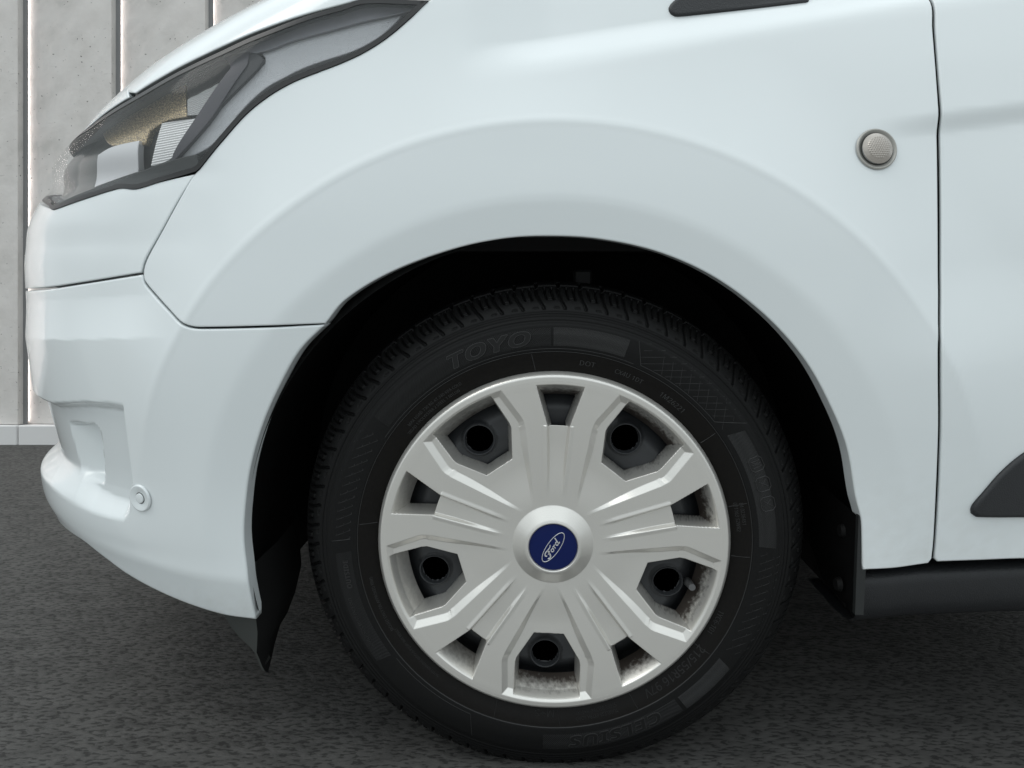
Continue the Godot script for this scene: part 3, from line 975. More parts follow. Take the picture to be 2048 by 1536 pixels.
func tyre() -> ArrayMesh:
	var key := [Vector2(0.205, 0.088), Vector2(0.212, 0.0925), Vector2(0.222, 0.0985), Vector2(0.235, 0.1045), Vector2(0.250, 0.1075), Vector2(0.262, 0.108), Vector2(0.275, 0.1065), Vector2(0.288, 0.102), Vector2(0.296, 0.097), Vector2(0.302, 0.0915), Vector2(0.308, 0.084), Vector2(0.3125, 0.076), Vector2(0.316, 0.066), Vector2(0.319, 0.052), Vector2(0.3207, 0.030), Vector2(0.3215, 0.0), Vector2(0.3207, -0.030), Vector2(0.319, -0.052), Vector2(0.3125, -0.076), Vector2(0.302, -0.0915), Vector2(0.275, -0.1065), Vector2(0.235, -0.1045), Vector2(0.205, -0.088)]
	var cv := Curve2D.new()
	for i in key.size():
		var tan: Vector2 = (key[mini(i + 1, key.size() - 1)] - key[maxi(i - 1, 0)]) / 6.0
		cv.add_point(key[i], -tan, tan)
	cv.bake_interval = 0.0005
	var total := cv.get_baked_length()
	var prof := PackedVector2Array()
	var arc := PackedFloat32Array()
	var s := 0.0
	while s < total:
		var p := cv.sample_baked(s)
		prof.push_back(p)
		arc.push_back(s)
		if p.y > 0.02 and p.x > 0.2745:
			s += 0.0009
		elif p.y > 0.08:
			s += 0.0013
		else:
			s += 0.006
	var np := prof.size()
	var nu := 26
	var pitches := 74
	# arc length at which the shoulder begins
	var s0 := 0.0
	for i in np:
		if prof[i].x > 0.2885 and s0 == 0.0:
			s0 = arc[i]
	# one pitch of relief, with its slope
	var dep := func(i: float, u: float) -> float: return tread_depth(i - s0, u)
	var base := []
	for i in np:
		var d := (prof[mini(i + 1, np - 1)] - prof[maxi(i - 1, 0)]).normalized()
		base.push_back(Vector2(d.y, -d.x) * -1.0 if false else Vector2(-d.y, d.x))
		if base[i].dot(prof[i] - Vector2(0.25, 0.0)) < 0.0:
			base[i] = -base[i]
	var ms := Mesher.new()
	ms.colored = true
	var cell := TAU / pitches
	var relief := []
	for j in nu:
		var col := []
		var u := float(j) / nu
		for i in np:
			var e := 0.0005
			var du := e / (0.31 * cell)
			var h: float = dep.call(arc[i], u) + rings(prof[i].x, prof[i].y)
			var hs: float = (dep.call(arc[i] + e, u) - dep.call(arc[i] - e, u)) / (2 * e)
			hs += (rings(prof[mini(i + 1, np - 1)].x, prof[i].y) - rings(prof[maxi(i - 1, 0)].x, prof[i].y)) / maxf(0.0005, prof[mini(i + 1, np - 1)].distance_to(prof[maxi(i - 1, 0)]))
			var hu: float = (dep.call(arc[i], fposmod(u + du, 1.0)) - dep.call(arc[i], fposmod(u - du, 1.0))) / (2 * e)
			col.push_back(Vector3(h, hs, hu))
		relief.push_back(col)
	var n_around := pitches * nu
	for k in n_around:
		var a := k * TAU / n_around
		var col: Array = relief[k % nu]
		var ca := cos(a)
		var sa := sin(a)
		for i in np:
			var d := (prof[mini(i + 1, np - 1)] - prof[maxi(i - 1, 0)]).normalized()
			var nb: Vector2 = base[i]
			var q: Vector3 = col[i]
			var p2: Vector2 = prof[i] + nb * q.x
			var nn := nb - d * q.y
			var n3 := Vector3(nn.x * ca, nn.x * sa, nn.y) - Vector3(-sa, ca, 0) * q.z
			var pos := Vector3(p2.x * ca, p2.x * sa, p2.y)
			if pos.y < -0.2995:
				pos.z += signf(pos.z) * minf(0.009, (-0.2995 - pos.y) * 0.45)
				pos.y = -0.2995 - (-0.2995 - pos.y) * 0.01
			var dust := 1.0
			if prof[i].y > 0.0:
				dust = 1.0 + 0.35 * dn.get_noise_2d(a * 600.0, arc[i] * 9000.0)
				if prof[i].x > 0.298:
					dust += maxf(0.0, dn.get_noise_2d(a * 3000.0, arc[i] * 16000.0) - 0.25) * 5.0
			var warm := ss(0.243, 0.240, prof[i].x)
			var c := Color(dust * (1.0 - 0.15 * warm), dust * (1.0 - 0.26 * warm), dust * (1.0 - 0.34 * warm))
			if prof[i].x > 0.285:
				c = c * Color(1.25, 1.28, 1.30).lerp(Color(2.5, 2.65, 2.7), ss(0.287, 0.290, prof[i].x))
			ms.put(pos, n3.normalized(), c)
	for k in n_around:
		var k2 := (k + 1) % n_around
		for i in np - 1:
			ms.quad(k * np + i, k2 * np + i, k2 * np + i + 1, k * np + i + 1)
	return ms.mesh()

func bump(x: float, c: float, w: float) -> float:
	return maxf(0.0, 1.0 - absf(x - c) / w)

func rings(r: float, z: float) -> float:     # moulded rings of the sidewall
	if z < 0.05 or r > 0.2985:
		return 0.0
	return 0.0009 * ss(0.2405, 0.2418, r) * ss(0.274, 0.2725, r) + 0.0010 * bump(r, 0.2790, 0.0016) + 0.0010 * bump(r, 0.2835, 0.0016) + 0.0005 * bump(r, 0.2755, 0.0012) - 0.0012 * bump(r, 0.2868, 0.0016)

func groove(u: float, c: float, w: float) -> float:
	var d := absf(fposmod(u - c + 0.5, 1.0) - 0.5)
	return 1.0 - ss(w * 0.55, w, d)

func tread_depth(s: float, u: float) -> float:   # s: metres from the shoulder's foot towards the crown
	if s < 0.0 or s > 0.08:
		return 0.0
	var d := 0.0
	# the curved groove between two blocks
	var lean := 0.42 * sin(clampf(s / 0.042, 0.0, 1.0) * PI * 0.62) - 0.05 * ss(0.0, 0.006, s)
	d = maxf(d, groove(u, 0.0 + lean, 0.09) * ss(0.0005, 0.004, s) * 0.0042)
	# two short sipes joined like a U
	if s > 0.014 and s < 0.046:
		var e := ss(0.014, 0.016, s) * ss(0.046, 0.043, s)
		d = maxf(d, groove(u, 0.34 + lean * 0.9, 0.06) * e * 0.0045)
		d = maxf(d, groove(u, 0.66 + lean * 0.9, 0.06) * e * 0.0045)
		if s < 0.0185:
			var uu := fposmod(u - lean * 0.9, 1.0)
			d = maxf(d, ss(0.31, 0.34, uu) * ss(0.69, 0.66, uu) * e * ss(0.0185, 0.0175, s) * 0.0028)
	# a notch row at the foot of the blocks
	if s < 0.0055:
		d = maxf(d, groove(u, 0.42, 0.16) * ss(0.0025, 0.0032, s) * ss(0.0055, 0.0046, s) * 0.0016)
	# grooves round the tyre
	d = maxf(d, (1.0 - ss(0.002, 0.0035, absf(s - 0.0495))) * 0.006)
	return -d

func bend(p: Vector3, a0: float, rb: float, lift: float) -> Vector3:   # flat lettering laid round the sidewall, tops outward, read clockwise
	var r := rb + p.y
	var a := a0 - p.x / (rb + 0.006)
	return Vector3(r * cos(a), r * sin(a), side_z(r) + raised(r) + lift + p.z)

func raised(r: float) -> float:
	return 0.0009 * ss(0.2405, 0.2418, r) * ss(0.274, 0.2725, r)

func letters(text: String, a_mid: float, rb: float, height: float, depth: float, stretch := 1.0, font := "Droid Sans", weight := 400, shear := 0.0) -> ArrayMesh:
	var tm := TextMesh.new()
	var f := SystemFont.new()
	f.font_names = PackedStringArray([font])
	f.font_weight = weight
	tm.font = f
	tm.text = text
	tm.font_size = 64
	tm.pixel_size = 0.01
	tm.curve_step = 2.0
	tm.depth = 0.1
	var arr := tm.get_mesh_arrays()
	var vs: PackedVector3Array = arr[Mesh.ARRAY_VERTEX]
	var ns: PackedVector3Array = arr[Mesh.ARRAY_NORMAL]
	var lo := Vector3(1e9, 1e9, 1e9)
	var hi := -lo
	for q in vs:
		lo = lo.min(q)
		hi = hi.max(q)
	var k := height / (hi.y - lo.y)
	var out := PackedVector3Array()
	var on := PackedVector3Array()
	var mid := (lo.x + hi.x) / 2.0
	for i in vs.size():
		var q := vs[i]
		var y := (q.y - lo.y) * k
		var p := Vector3((q.x - mid) * k * stretch + shear * (y - height * 0.5), y, (depth if q.z > 0.0 else -0.001))
		out.push_back(bend(p, deg_to_rad(a_mid), rb, 0.0))
		var a := deg_to_rad(a_mid) - p.x / (rb + 0.006)
		var n := ns[i]
		on.push_back(Vector3(sin(a), -cos(a), 0) * n.x + Vector3(cos(a), sin(a), 0) * n.y + Vector3(0, 0, 1) * n.z)
	var res := []
	res.resize(Mesh.ARRAY_MAX)
	res[Mesh.ARRAY_VERTEX] = out
	res[Mesh.ARRAY_NORMAL] = on
	res[Mesh.ARRAY_INDEX] = arr[Mesh.ARRAY_INDEX]
	var am := ArrayMesh.new()
	am.add_surface_from_arrays(Mesh.PRIMITIVE_TRIANGLES, res)
	return am

func hatch(a0: float, a1: float, r0: float, r1: float, slope: float, pitch := 0.0021, cut0 := 0.0, cut1 := 0.0) -> ArrayMesh:   # a block of fine ridges moulded on the sidewall
	var ms := Mesher.new()
	var na := ceili(deg_to_rad(absf(a1 - a0)) * r1 / 0.0005)
	var nr := 26
	for i in na + 1:
		for j in nr + 1:
			var t := float(j) / nr
			var r := lerpf(r0, r1, t)
			var a := deg_to_rad(lerpf(lerpf(a0, a0 + cut0, t), lerpf(a1, a1 + cut1, t), float(i) / na))
			var x := a * 0.258
			var ph := TAU * (x + slope * (r - r0)) / pitch
			var edge := 1.0
			if i == 0 or i == na or j == 0 or j == nr:
				edge = 0.0
			var z := side_z(r) + raised(r) + (0.0004 + 0.00032 * sin(ph) if edge > 0.0 else -0.0004)
			var k := -0.00032 * cos(ph) * TAU / pitch
			var er := Vector3(cos(a), sin(a), 0)
			var et := Vector3(-sin(a), cos(a), 0)
			var sl := (side_z(r + 0.001) - side_z(r - 0.001)) / 0.002
			ms.put(Vector3(r * cos(a), r * sin(a), z), (et * k + er * (k * slope - sl) + Vector3(0, 0, 1)).normalized())
	for i in na:
		for j in nr:
			ms.quad(i * (nr + 1) + j, (i + 1) * (nr + 1) + j, (i + 1) * (nr + 1) + j + 1, i * (nr + 1) + j + 1)
	return ms.mesh()

func rib(ms: Mesher, p: Vector2, q: Vector2, w: float, h := 0.0005) -> void:    # a fine raised line on the sidewall
	var k := maxi(1, ceili(p.distance_to(q) / 0.005))
	var d := (q - p).normalized()
	var s := Vector2(-d.y, d.x) * w * 0.5
	var prev := []
	for i in k + 1:
		var m := p.lerp(q, float(i) / k)
		var row := []
		for o in [[-1.4, -0.0004, Vector3(-s.x, -s.y, 0).normalized()], [-0.5, h, Vector3(-s.x, -s.y, w).normalized()], [0.5, h, Vector3(s.x, s.y, w).normalized()], [1.4, -0.0004, Vector3(s.x, s.y, 0).normalized()]]:
			var e: Vector2 = m + s * o[0]
			var r := e.length()
			row.push_back(ms.put(Vector3(e.x, e.y, side_z(r) + raised(r) + rings(r, 0.1) * 0.0 + o[1]), o[2]))
		if prev.size():
			for j in 3:
				ms.quad(prev[j], prev[j + 1], row[j + 1], row[j])
		prev = row

func polar(a: float, r: float) -> Vector2:
	return Vector2(cos(deg_to_rad(a)), sin(deg_to_rad(a))) * r

func arc_rib(ms: Mesher, a0: float, a1: float, r: float, w: float, h := 0.0005) -> void:
	var k := maxi(2, ceili(absf(a1 - a0) / 3.0))
	for i in k:
		rib(ms, polar(lerpf(a0, a1, float(i) / k), r), polar(lerpf(a0, a1, float(i + 1) / k), r), w, h)

func make_tyre_marks(w: Node3D) -> void:
	var t: Material = M.rubber_text
	var dark := mat(grey(0.0055), 0.5, 0.0, 0.4)
	var pale := mat(grey(0.034), 0.5, 0.0, 0.5)
	for big in [["TOYO", 107.8, 0.2505, 0.0165, 1.75, 0.35], ["CELSIUS", -71.5, 0.2515, 0.0145, 1.65, 0.25]]:
		var edge := SurfaceTool.new()
		for k in 8:
			var o := Vector3(cos(k * TAU / 8), sin(k * TAU / 8), 0) * 0.00065
			edge.append_from(letters(big[0], big[1], big[2], big[3], 0.0013, big[4], "Droid Sans", 700, big[5]), 0, Transform3D(Basis(), o))
		obj("lettering_glint", edge.commit(), pale, w)  # paler rim round the letters paints light caught on their raised edges
		obj("sidewall_lettering", letters(big[0], big[1], big[2], big[3], 0.0017, big[4], "Droid Sans", 700, big[5]), dark, w)
	t = mat(grey(0.016), 0.42, 0.0, 0.5)
	obj("sidewall_lettering", letters("215/55R16 97V", -46.8, 0.2235, 0.0095, 0.0008, 1.12), t, w)
	obj("sidewall_lettering", letters("M+S", -92.3, 0.2215, 0.0075, 0.0007, 1.3), t, w)
	obj("sidewall_lettering", letters("OUTSIDE", -171.8, 0.2540, 0.0062, 0.0012, 1.1, "Droid Sans", 700), t, w)
	obj("sidewall_lettering", letters("DOT", 80.3, 0.2265, 0.0060, 0.0006, 1.2), t, w)
	obj("sidewall_lettering", letters("CX4U 1DT", 67.5, 0.2265, 0.0055, 0.0006, 1.1), t, w)
	obj("sidewall_lettering", letters("1M26221", 52.4, 0.2255, 0.0060, 0.0006, 1.1), t, w)
	obj("sidewall_lettering", letters("1YC6-101", -25.6, 0.2225, 0.0060, 0.0006, 1.0), t, w)
	obj("sidewall_lettering", letters("E4 0236451", 11.0, 0.2310, 0.0042, 0.0005, 1.0), t, w)
	obj("sidewall_lettering", letters("021163 S2WR2", 10.0, 0.2245, 0.0042, 0.0005, 1.0), t, w)
	obj("sidewall_lettering", letters("TUBELESS EXTRA LOAD", -75.5, 0.2300, 0.0040, 0.0005, 1.0), t, w)
	obj("sidewall_lettering", letters("STEEL BELTED RADIAL", -75.5, 0.2240, 0.0040, 0.0005, 1.0), t, w)
	obj("sidewall_lettering", letters("MAX LOAD 730 KG AT 340 KPA COLD", 129.0, 0.2290, 0.0038, 0.0005, 1.0), t, w)
	obj("sidewall_lettering", letters("TREAD 1 POLYESTER 2 STEEL 1 NYLON", 131.0, 0.2225, 0.0036, 0.0005, 1.0), t, w)
	obj("sidewall_lettering", letters("MOUNT ONLY ON APPROVED RIMS", -160.0, 0.2290, 0.0036, 0.0005, 1.0), t, w)
	obj("sidewall_lettering", letters("SAFETY WARNING SERIOUS INJURY MAY RESULT", -140.0, 0.2250, 0.0036, 0.0005, 1.0), t, w)
	obj("sidewall_lettering", letters("OUTER SIDE MUST FACE OUT", -157.5, 0.2595, 0.0040, 0.0010, 1.0), t, w)
	var h: Material = M.rubber_hatch
	obj("hatched_block", hatch(-92.5, -52.0, 0.2490, 0.2700, -1.0, 0.0026), mat(grey(0.009), 0.42, 0.0, 0.34), w)
	obj("hatched_block", hatch(71.0, 90.5, 0.2475, 0.2705, 1.0), h, w)
	obj("hatched_block", hatch(1.0, 35.0, 0.2480, 0.2700, 1.0, 0.0021, -0.5, -1.5), h, w)
	obj("hatched_block", hatch(-51.0, -34.0, 0.2500, 0.2705, -1.0, 0.0021, 0.0, -1.0), h, w)
	obj("hatched_block", hatch(-178.5, -144.5, 0.2480, 0.2690, 1.0, 0.0026, 0.6, -1.0), mat(grey(0.009), 0.42, 0.0, 0.34), w)
	obj("hatched_block", hatch(91.0, 143.0, 0.2475, 0.2700, 1.0, 0.0026), mat(grey(0.009), 0.42, 0.0, 0.34), w)
	# raised outlines: separators of the inner ring, frames, the three symbols and the grids
	var ln := Mesher.new()
	for a in [-108.5, -88.0, -63.5, -35.6, -3.0, 13.5, 36.5, 173.0, 96.0]:
		rib(ln, polar(a, 0.2190), polar(a + 0.6, 0.2395), 0.0008)
	arc_rib(ln, 0.0, 360.0, 0.2412, 0.0008, 0.0011)
	arc_rib(ln, 68.0, 146.0, 0.2448, 0.0008)
	arc_rib(ln, 40.0, 66.0, 0.2465, 0.0008)
	rib(ln, polar(66.0, 0.2465), polar(69.0, 0.272), 0.0009)
	rib(ln, polar(40.0, 0.2465), polar(34.6, 0.2765), 0.0009)
	arc_rib(ln, -143.0, -114.8, 0.2460, 0.0008)
	rib(ln, polar(-114.8, 0.246), polar(-112.0, 0.272), 0.0009)
	rib(ln, polar(178.0, 0.2495), polar(178.8, 0.2725), 0.0009)
	for a in [24.2, 18.5, 13.0]:
		var c := polar(a, 0.2630)
		var e := polar(a, 1.0)
		var g := Vector2(-e.y, e.x)
		var pts := []
		for k in [[-1, -0.6], [-0.6, -1], [0.6, -1], [1, -0.6], [1, 0.6], [0.6, 1], [-0.6, 1], [-1, 0.6]]:
			pts.push_back(c + e * k[0] * 0.0082 + g * k[1] * 0.0088)
		for k in 8:
			rib(ln, pts[k], pts[(k + 1) % 8], 0.0010, 0.0012)
		rib(ln, c + e * 0.005 - g * 0.004, c - e * 0.005 + g * 0.004, 0.0009, 0.0010)
		rib(ln, c + e * 0.004 + g * 0.005, c - e * 0.002 - g * 0.001, 0.0009, 0.0010)
		if a > 24.0:
			for k in 3:
				rib(ln, c + g * (k - 1) * 0.004 + e * 0.005, c + g * (k - 1) * 0.004 - e * 0.005, 0.0008, 0.0010)
	obj("sidewall_ribs", ln.mesh(), t, w)
	var gr := Mesher.new()
	for k in 14:                               # crossed lines, upper right
		var y := 0.158 + k * 0.0077
		grid_line(gr, Vector2(0.06, y), Vector2(0.30, y), 37.0, 67.0, 0.2480, 0.2745, 0.0)
	for k in 12:
		var x := 0.112 + k * 0.0115
		grid_line(gr, Vector2(x, 0.10), Vector2(x + 0.02, 0.28), 37.0, 67.0, 0.2480, 0.2745, 0.0)
	obj("sidewall_grid", gr.mesh(), t, w)
	gr = Mesher.new()
	for k in 15:                               # broken slanting lines, lower right
		var y := 0.0 - k * 0.0098
		grid_line(gr, Vector2(0.19, y - 0.022), Vector2(0.30, y + 0.022), -31.0, -1.0, 0.2510, 0.2755, 0.0086)
	obj("sidewall_grid", gr.mesh(), t, w)
	gr = Mesher.new()
	for k in 14:                               # and on the left
		var y := 0.012 + k * 0.0098
		grid_line(gr, Vector2(-0.30, y - 0.022), Vector2(-0.19, y + 0.022), 147.0, 178.0, 0.2500, 0.2745, 0.0086)
	obj("sidewall_grid", gr.mesh(), t, w)

func grid_line(ms: Mesher, a: Vector2, b: Vector2, a0: float, a1: float, r0: float, r1: float, dash: float) -> void:
	var n := 160
	var start := Vector2.ZERO
	var on := false
	for i in n + 1:
		var p := a.lerp(b, float(i) / n)
		var an := rad_to_deg(p.angle())
		if an < a0 - 100.0:
			an += 360.0
		var inside := p.length() > r0 and p.length() < r1 and an > a0 and an < a1 and i < n
		if inside and not on:
			start = p
			on = true
		elif on and (not inside or (dash > 0.0 and start.distance_to(p) > dash)):
			rib(ms, start, p, 0.0006, 0.0003)
			if dash > 0.0:
				var d := (b - a).normalized()
				rib(ms, p, p + Vector2(-d.y, d.x) * 0.0022, 0.0006, 0.0003)
			on = false

# ---- wheel cover: one half sector of 36 degrees is computed, then mirrored and turned
const CAP_R := 0.2163
const CAP_Z := 0.108

func seg(p: Vector2, a: Vector2, b: Vector2) -> float:
	return p.distance_to(Geometry2D.get_closest_point_to_segment(p, a, b))

func cover_h(rho: float, a: float) -> Vector2:    # (height in m over the rim plane, 1 where it is cut open)
	var h := -0.0125 * (1.0 - ss(0.10, 1.0, rho) * 0.35 - 0.65 * clampf((rho - 0.22) / 0.74, 0.0, 1.0))
	if rho > 0.95:
		h = 0.0
	elif rho > 0.90:
		h = lerpf(h, 0.0, ss(0.90, 0.955, rho) * 0.6)
	if rho > 0.972:
		h -= 0.0065 * pow((rho - 0.972) / 0.028, 2.0)
	var spoke := h
	# hub dome
	if rho < 0.235:
		var t := clampf((0.232 - rho) / 0.085, 0.0, 1.0)
		h += 0.0125 * (t if t < 0.85 else 0.85 + (t - 0.85) * 0.6)
		if rho < 0.142:
			h -= 0.0032 * ss(0.142, 0.135, rho)
		return Vector2(h, 0.0)
	var u := rho * cos(a)
	var t := rho * sin(a)
	var p := Vector2(u, t)
	var ps := deg_to_rad(36.0) - a
	var u2 := rho * cos(ps)
	var t2 := rho * sin(ps)
	# the sunken field round a large window
	var edge := lerp_table([0.22, 0.30, 0.655, 0.70, 0.72, 0.93], [0.030, 0.066, 0.252, 0.268, 0.270, 0.262], u)
	var slope := 0.86 if u < 0.68 else 1.0
	var sd := (edge - t) * slope
	sd = minf(sd, 0.948 - rho)
	if sd > 0.0:
		var wide := lerpf(0.016, 0.036, ss(0.3, 0.65, rho))
		h -= 0.0058 * clampf(sd / wide, 0.0, 1.0) * ss(0.24, 0.50, rho)
	# the large window
	var wt := lerp_table([0.545, 0.70, 0.73, 0.93], [0.088, 0.186, 0.192, 0.196], u)
	var d_side := (wt - t) * (0.84 if u < 0.70 else 1.0)
	var d_in := u - 0.545
	var d_out := 0.940 - rho
	var ds := minf(d_side, d_in)
	if minf(ds, d_out) > 0.0:
		var f := minf(ds / 0.026, d_out / 0.080)
		h -= 0.030 * clampf(f * f / (f + 0.10) * 1.10, 0.0, 1.0)
		if f >= 1.0:
			return Vector2(h, 1.0)
		return Vector2(h, -clampf(f, 0.0, 1.0) * (1.0 if d_out / 0.080 < ds / 0.026 else 0.45))
	# the small window and the tongue that runs from it to the hub
	var tw := lerp_table([0.30, 0.42, 0.70, 0.945], [0.038, 0.046, 0.062, 0.140], u2)
	var e2 := tw - t2
	if u2 > 0.700:
		var d_o2 := 0.938 - rho
		if minf(e2, d_o2) > 0.0:
			var f2 := minf(e2 / 0.022, d_o2 / 0.078)
			h -= 0.030 * clampf(f2 * f2 / (f2 + 0.10) * 1.10, 0.0, 1.0)
			if f2 >= 1.0:
				return Vector2(h, 1.0)
			return Vector2(h, -clampf(f2, 0.0, 1.0) * (1.0 if d_o2 / 0.078 < e2 / 0.022 else 0.4))
	elif u2 > 0.26 and e2 > -0.035:
		var k := ss(0.27, 0.62, u2)
		h -= 0.0050 * k * ss(-0.001, 0.012, e2)
		h += 0.0012 * ss(0.27, 0.40, u2) * ss(-0.030, -0.004, e2) * (1.0 - ss(-0.004, 0.001, e2))
	return Vector2(h, 0.0)

func wheel_cover() -> ArrayMesh:
	var nr := 300
	var na := 144
	var r0 := 0.10
	var hh := []
	var nn := []
	var cut := []
	for i in nr + 1:
		var rho := lerpf(r0, 1.0, float(i) / nr)
		for j in na + 1:
			var a := deg_to_rad(36.0) * j / na
			var q := cover_h(rho, a)
			hh.push_back(q.x)
			cut.push_back(q.y)
			var e := 0.0022
			var ea := e / rho
			var hr := (cover_h(rho + e, a).x - cover_h(rho - e, a).x) / (2.0 * e * CAP_R)
			var ha := (cover_h(rho, minf(a + ea, 0.6283185)).x - cover_h(rho, maxf(a - ea, 0.0)).x) / (2.0 * e * CAP_R)
			nn.push_back(Vector2(hr, ha))
	# bring the corners just inside an opening to its very edge
	var place := []
	for i in nr + 1:
		for j in na + 1:
			place.push_back(Vector2(lerpf(r0, 1.0, float(i) / nr), deg_to_rad(36.0) * j / na))
	var edged := {}
	for i in range(1, nr):
		for j in na + 1:
			var id := i * (na + 1) + j
			if cut[id] != 1.0:
				continue
			for o in [[1, 0], [-1, 0], [0, 1], [0, -1], [1, 1], [1, -1], [-1, 1], [-1, -1]]:
				var j2: int = j + o[1]
				if j2 < 0 or j2 > na or cut[id + o[0] * (na + 1) + o[1]] == 1.0:
					continue
				var a: Vector2 = place[id + o[0] * (na + 1) + o[1]]
				var b := Vector2(lerpf(r0, 1.0, float(i) / nr), deg_to_rad(36.0) * j / na)
				for k in 8:
					var m := (a + b) / 2.0
					if cover_h(m.x, m.y).y == 1.0:
						b = m
					else:
						a = m
				edged[id] = a
				break
	for id in edged:
		var q: Vector2 = edged[id]
		place[id] = q
		var hq := cover_h(q.x, q.y)
		hh[id] = hq.x
		nn[id] = nn[id]
		var best := Vector2.ZERO
		for o in [[1, 0], [-1, 0], [0, 1], [0, -1]]:
			var n2: int = id + o[0] * (na + 1) + o[1]
			if n2 >= 0 and n2 < nn.size() and cut[n2] != 1.0 and (nn[n2] as Vector2).length() > best.length():
				best = nn[n2]
		nn[id] = best
	var ms := Mesher.new()
	ms.colored = true
	var turn := deg_to_rad(-90.0 - 2.0)
	var around := na * 10
	var soot := FastNoiseLite.new()
	soot.seed = 12
	soot.frequency = 0.06
	for k in around:
		var sector := k / na
		var j := k % na
		var mirrored := sector % 2 == 1
		if mirrored:
			j = na - j
		var window := roundi(float(k) / (na * 2.0)) % 5          # which large window lies nearest
		for i in nr + 1:
			var id := i * (na + 1) + j
			var pl: Vector2 = place[id]
			var r := pl.x * CAP_R
			var ang := turn + (sector * deg_to_rad(36.0) + (deg_to_rad(36.0) - pl.y if mirrored else pl.y))
			var ca := cos(ang)
			var sa := sin(ang)
			var g: Vector2 = nn[id]
			var s := -1.0 if mirrored else 1.0
			var n3 := Vector3(-g.x * ca + g.y * s * sa, -g.x * sa - g.y * s * ca, 1.0).normalized()
			var c := Color.WHITE
			var q: float = cut[id]
			if edged.has(id):
				q = -1.0
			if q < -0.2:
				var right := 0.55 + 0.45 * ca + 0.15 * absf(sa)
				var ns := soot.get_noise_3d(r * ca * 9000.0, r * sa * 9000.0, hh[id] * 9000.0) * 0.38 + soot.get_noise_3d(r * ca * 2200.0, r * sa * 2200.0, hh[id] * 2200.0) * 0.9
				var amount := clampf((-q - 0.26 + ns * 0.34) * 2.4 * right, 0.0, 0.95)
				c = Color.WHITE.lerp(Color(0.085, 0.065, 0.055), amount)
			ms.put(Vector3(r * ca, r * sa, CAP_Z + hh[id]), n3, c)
	var row := nr + 1
	for k in around:
		var k2 := (k + 1) % around
		var j := k % na
		var mirrored := (k / na) % 2 == 1
		var ja := na - j if mirrored else j
		var jb := ja - 1 if mirrored else ja + 1
		for i in nr:
			if cut[i * (na + 1) + ja] == 1.0 and cut[(i + 1) * (na + 1) + ja] == 1.0 and cut[i * (na + 1) + jb] == 1.0 and cut[(i + 1) * (na + 1) + jb] == 1.0:
				continue
			ms.quad(k * row + i, k2 * row + i, k2 * row + i + 1, k * row + i + 1)
	# the skirt that turns back at the rim
	for k in around:
		var ang := turn + k * deg_to_rad(36.0) / na
		var o := Vector3(cos(ang), sin(ang), 0)
		var p := ms.v[k * row + nr]
		ms.put(p, (o + Vector3(0, 0, 0.6)).normalized())
		ms.put(p - Vector3(0, 0, 0.014) + o * 0.0006, o)
	var b := around * row
	for k in around:
		var k2 := (k + 1) % around
		ms.quad(b + k * 2, b + k2 * 2, b + k2 * 2 + 1, b + k * 2 + 1)
	return ms.mesh()

func make_badge(w: Node3D) -> void:
	var z := CAP_Z - 0.0125 * (1.0 - 0.0) + 0.0125 - 0.0034
	var disc := lathe([Vector2(0.0298, z - 0.004), Vector2(0.0296, z), Vector2(0.0288, z + 0.0006), Vector2(0.020, z + 0.0012), Vector2(0.0, z + 0.0015)], 96)
	obj("badge", disc.mesh(), M.badge, w)
	var ms := Mesher.new()
	var ax := deg_to_rad(57.0)
	var e := Vector2(cos(ax), sin(ax))
	var g := Vector2(-e.y, e.x)
	var s := 0.0222
	var place := func(q: Vector2) -> Vector2: return (e * q.x + g * q.y) * s
	var ell := []
	for k in 73:
		var a := k * TAU / 72
		ell.push_back(Vector2(cos(a) * 0.98, sin(a) * 0.345))
	var strokes := [
		[ell, 0.020],
		[[Vector2(-0.60, 0.00), Vector2(-0.66, 0.06), Vector2(-0.62, 0.13), Vector2(-0.50, 0.17), Vector2(-0.36, 0.16), Vector2(-0.20, 0.15), Vector2(-0.06, 0.17), Vector2(0.03, 0.22)], 0.036],
		[[Vector2(-0.31, 0.16), Vector2(-0.38, 0.04), Vector2(-0.45, -0.10), Vector2(-0.53, -0.18), Vector2(-0.62, -0.20), Vector2(-0.69, -0.16), Vector2(-0.68, -0.10)], 0.045],
		[[Vector2(-0.50, 0.00), Vector2(-0.38, 0.01), Vector2(-0.26, 0.05)], 0.028],
		[[Vector2(-0.10, 0.00), Vector2(-0.18, 0.01), Vector2(-0.25, -0.06), Vector2(-0.22, -0.13), Vector2(-0.13, -0.13), Vector2(-0.07, -0.06), Vector2(-0.10, 0.00), Vector2(-0.02, 0.00)], 0.032],
		[[Vector2(0.00, 0.03), Vector2(0.06, -0.01), Vector2(0.02, -0.13)], 0.036],
		[[Vector2(0.05, -0.04), Vector2(0.11, 0.02), Vector2(0.18, 0.02)], 0.034],
		[[Vector2(0.38, 0.01), Vector2(0.30, 0.03), Vector2(0.21, -0.04), Vector2(0.22, -0.12), Vector2(0.30, -0.13), Vector2(0.38, -0.05)], 0.034],
		[[Vector2(0.50, 0.24), Vector2(0.43, 0.08), Vector2(0.36, -0.08), Vector2(0.39, -0.14), Vector2(0.47, -0.10)], 0.036],
	]
	for st in strokes:
		ribbon(ms, st[0], st[1], place, z + 0.0012, 0.0006)
	obj("badge_script", ms.mesh(), M.chrome, w)

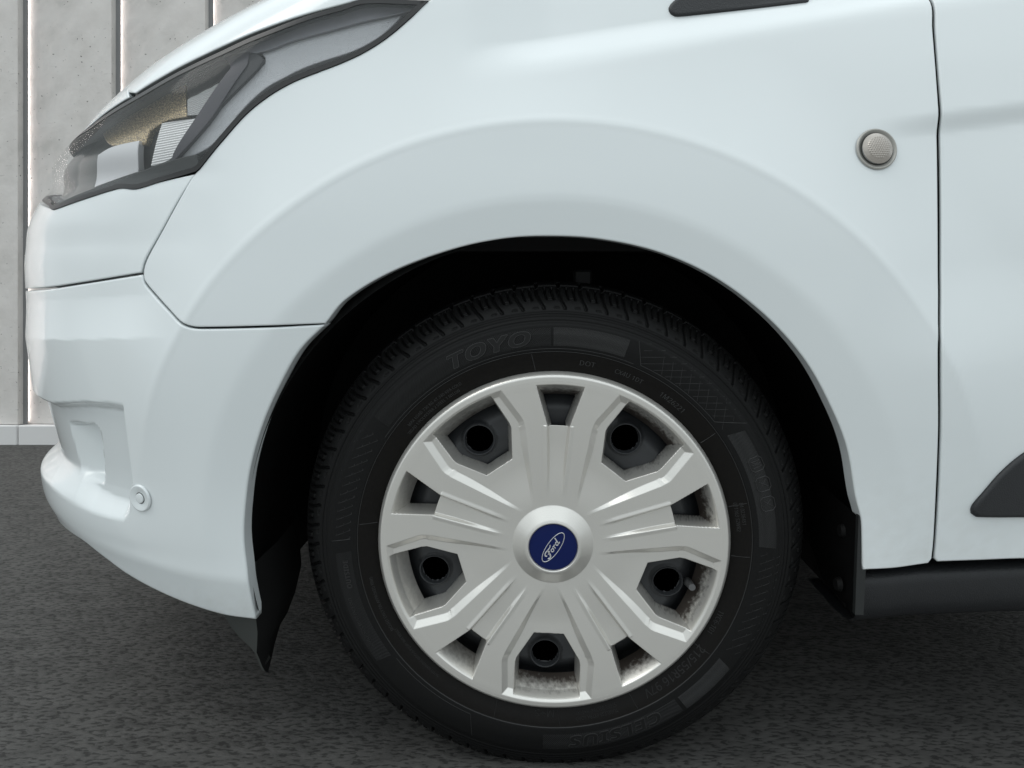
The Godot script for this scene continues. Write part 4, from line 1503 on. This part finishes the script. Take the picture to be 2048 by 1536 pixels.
func ribbon(ms: Mesher, pts: Array, wid: float, place: Callable, z: float, h: float) -> void:
	var p := []
	for i in pts.size() - 1:
		for k in 5:
			var a: Vector2 = pts[maxi(i - 1, 0)]
			var b: Vector2 = pts[i]
			var c: Vector2 = pts[i + 1]
			var d: Vector2 = pts[mini(i + 2, pts.size() - 1)]
			p.push_back(b.cubic_interpolate(c, a, d, k / 5.0))
	p.push_back(pts[-1])
	var prev := []
	for i in p.size():
		var d: Vector2 = (p[mini(i + 1, p.size() - 1)] - p[maxi(i - 1, 0)]).normalized()
		var s := Vector2(-d.y, d.x) * wid
		var row := []
		for o in [[-1.0, 0.0], [-0.6, 1.0], [0.6, 1.0], [1.0, 0.0]]:
			var q: Vector2 = place.call(p[i] + s * o[0])
			var side: Vector2 = (place.call(s) as Vector2).normalized() * signf(o[0])
			row.push_back(ms.put(Vector3(q.x, q.y, z + h * o[1]), (Vector3(side.x, side.y, 0) * 0.5 + Vector3(0, 0, 1)).normalized()))
		if prev.size():
			for j in 3:
				ms.quad(prev[j], prev[j + 1], row[j + 1], row[j])
		prev = row

func rim_h(x: float, y: float) -> float:
	var r := Vector2(x, y).length()
	var z := 0.058 + 0.012 * ss(0.10, 0.15, r) - 0.022 * ss(0.165, 0.20, r)
	for k in 5:
		var d := Vector2(x, y).distance_to(polar(55.5 + k * 70.5 if k < 4 else -21.0, 0.157))
		z += 0.003 * (1.0 - ss(0.0, 0.004, absf(d - 0.0195)))
		z -= 0.004 * (1.0 - ss(0.0175, 0.0190, d))
	return z

func make_rim(w: Node3D) -> void:
	var ms := Mesher.new()
	var nr := 90
	var na := 420
	for i in nr + 1:
		var r := 0.06 + 0.146 * i / nr
		for j in na:
			var a := j * TAU / na
			var x := r * cos(a)
			var y := r * sin(a)
			var e := 0.0006
			ms.put(Vector3(x, y, rim_h(x, y)), Vector3(-(rim_h(x + e, y) - rim_h(x - e, y)) / (2 * e), -(rim_h(x, y + e) - rim_h(x, y - e)) / (2 * e), 1).normalized())
	for i in nr:
		for j in na:
			var q := (ms.v[i * na + j] + ms.v[(i + 1) * na + (j + 1) % na]) / 2.0
			var open := false
			for k in 5:
				open = open or Vector2(q.x, q.y).distance_to(polar(55.5 + k * 70.5 if k < 4 else -21.0, 0.157)) < 0.0172
			if not open:
				ms.quad(i * na + j, i * na + (j + 1) % na, (i + 1) * na + (j + 1) % na, (i + 1) * na + j)
	for k in 5:
		var c := polar(55.5 + k * 70.5 if k < 4 else -21.0, 0.157)
		var lip := lathe([Vector2(0.0212, rim_h(c.x + 0.0212, c.y) - 0.001), Vector2(0.0196, 0.0755), Vector2(0.0180, 0.0745), Vector2(0.0170, 0.066)], 48)
		obj("hole_lip", moved(lip.mesh(), Transform3D(Basis(), Vector3(c.x, c.y, 0))), M.steel, w)
	var drum := lathe([Vector2(0.202, 0.06), Vector2(0.198, -0.06), Vector2(0.19, -0.08), Vector2(0.0, -0.08)], 64, 0, TAU, true)
	obj("brake_drum", drum.mesh(), mat(grey(0.004), 0.8, 0.0, 0.2), w)
	obj("steel_rim", ms.mesh(), M.steel, w)
	var v := CylinderMesh.new()
	v.top_radius = 0.0042
	v.bottom_radius = 0.0055
	v.height = 0.030
	v.radial_segments = 20
	obj("tyre_valve", moved(v, Transform3D(Basis(Vector3(1, 0, 0), deg_to_rad(80)), Vector3(0.1740, -0.0580, 0.078))), mat(grey(0.10), 0.4), w)
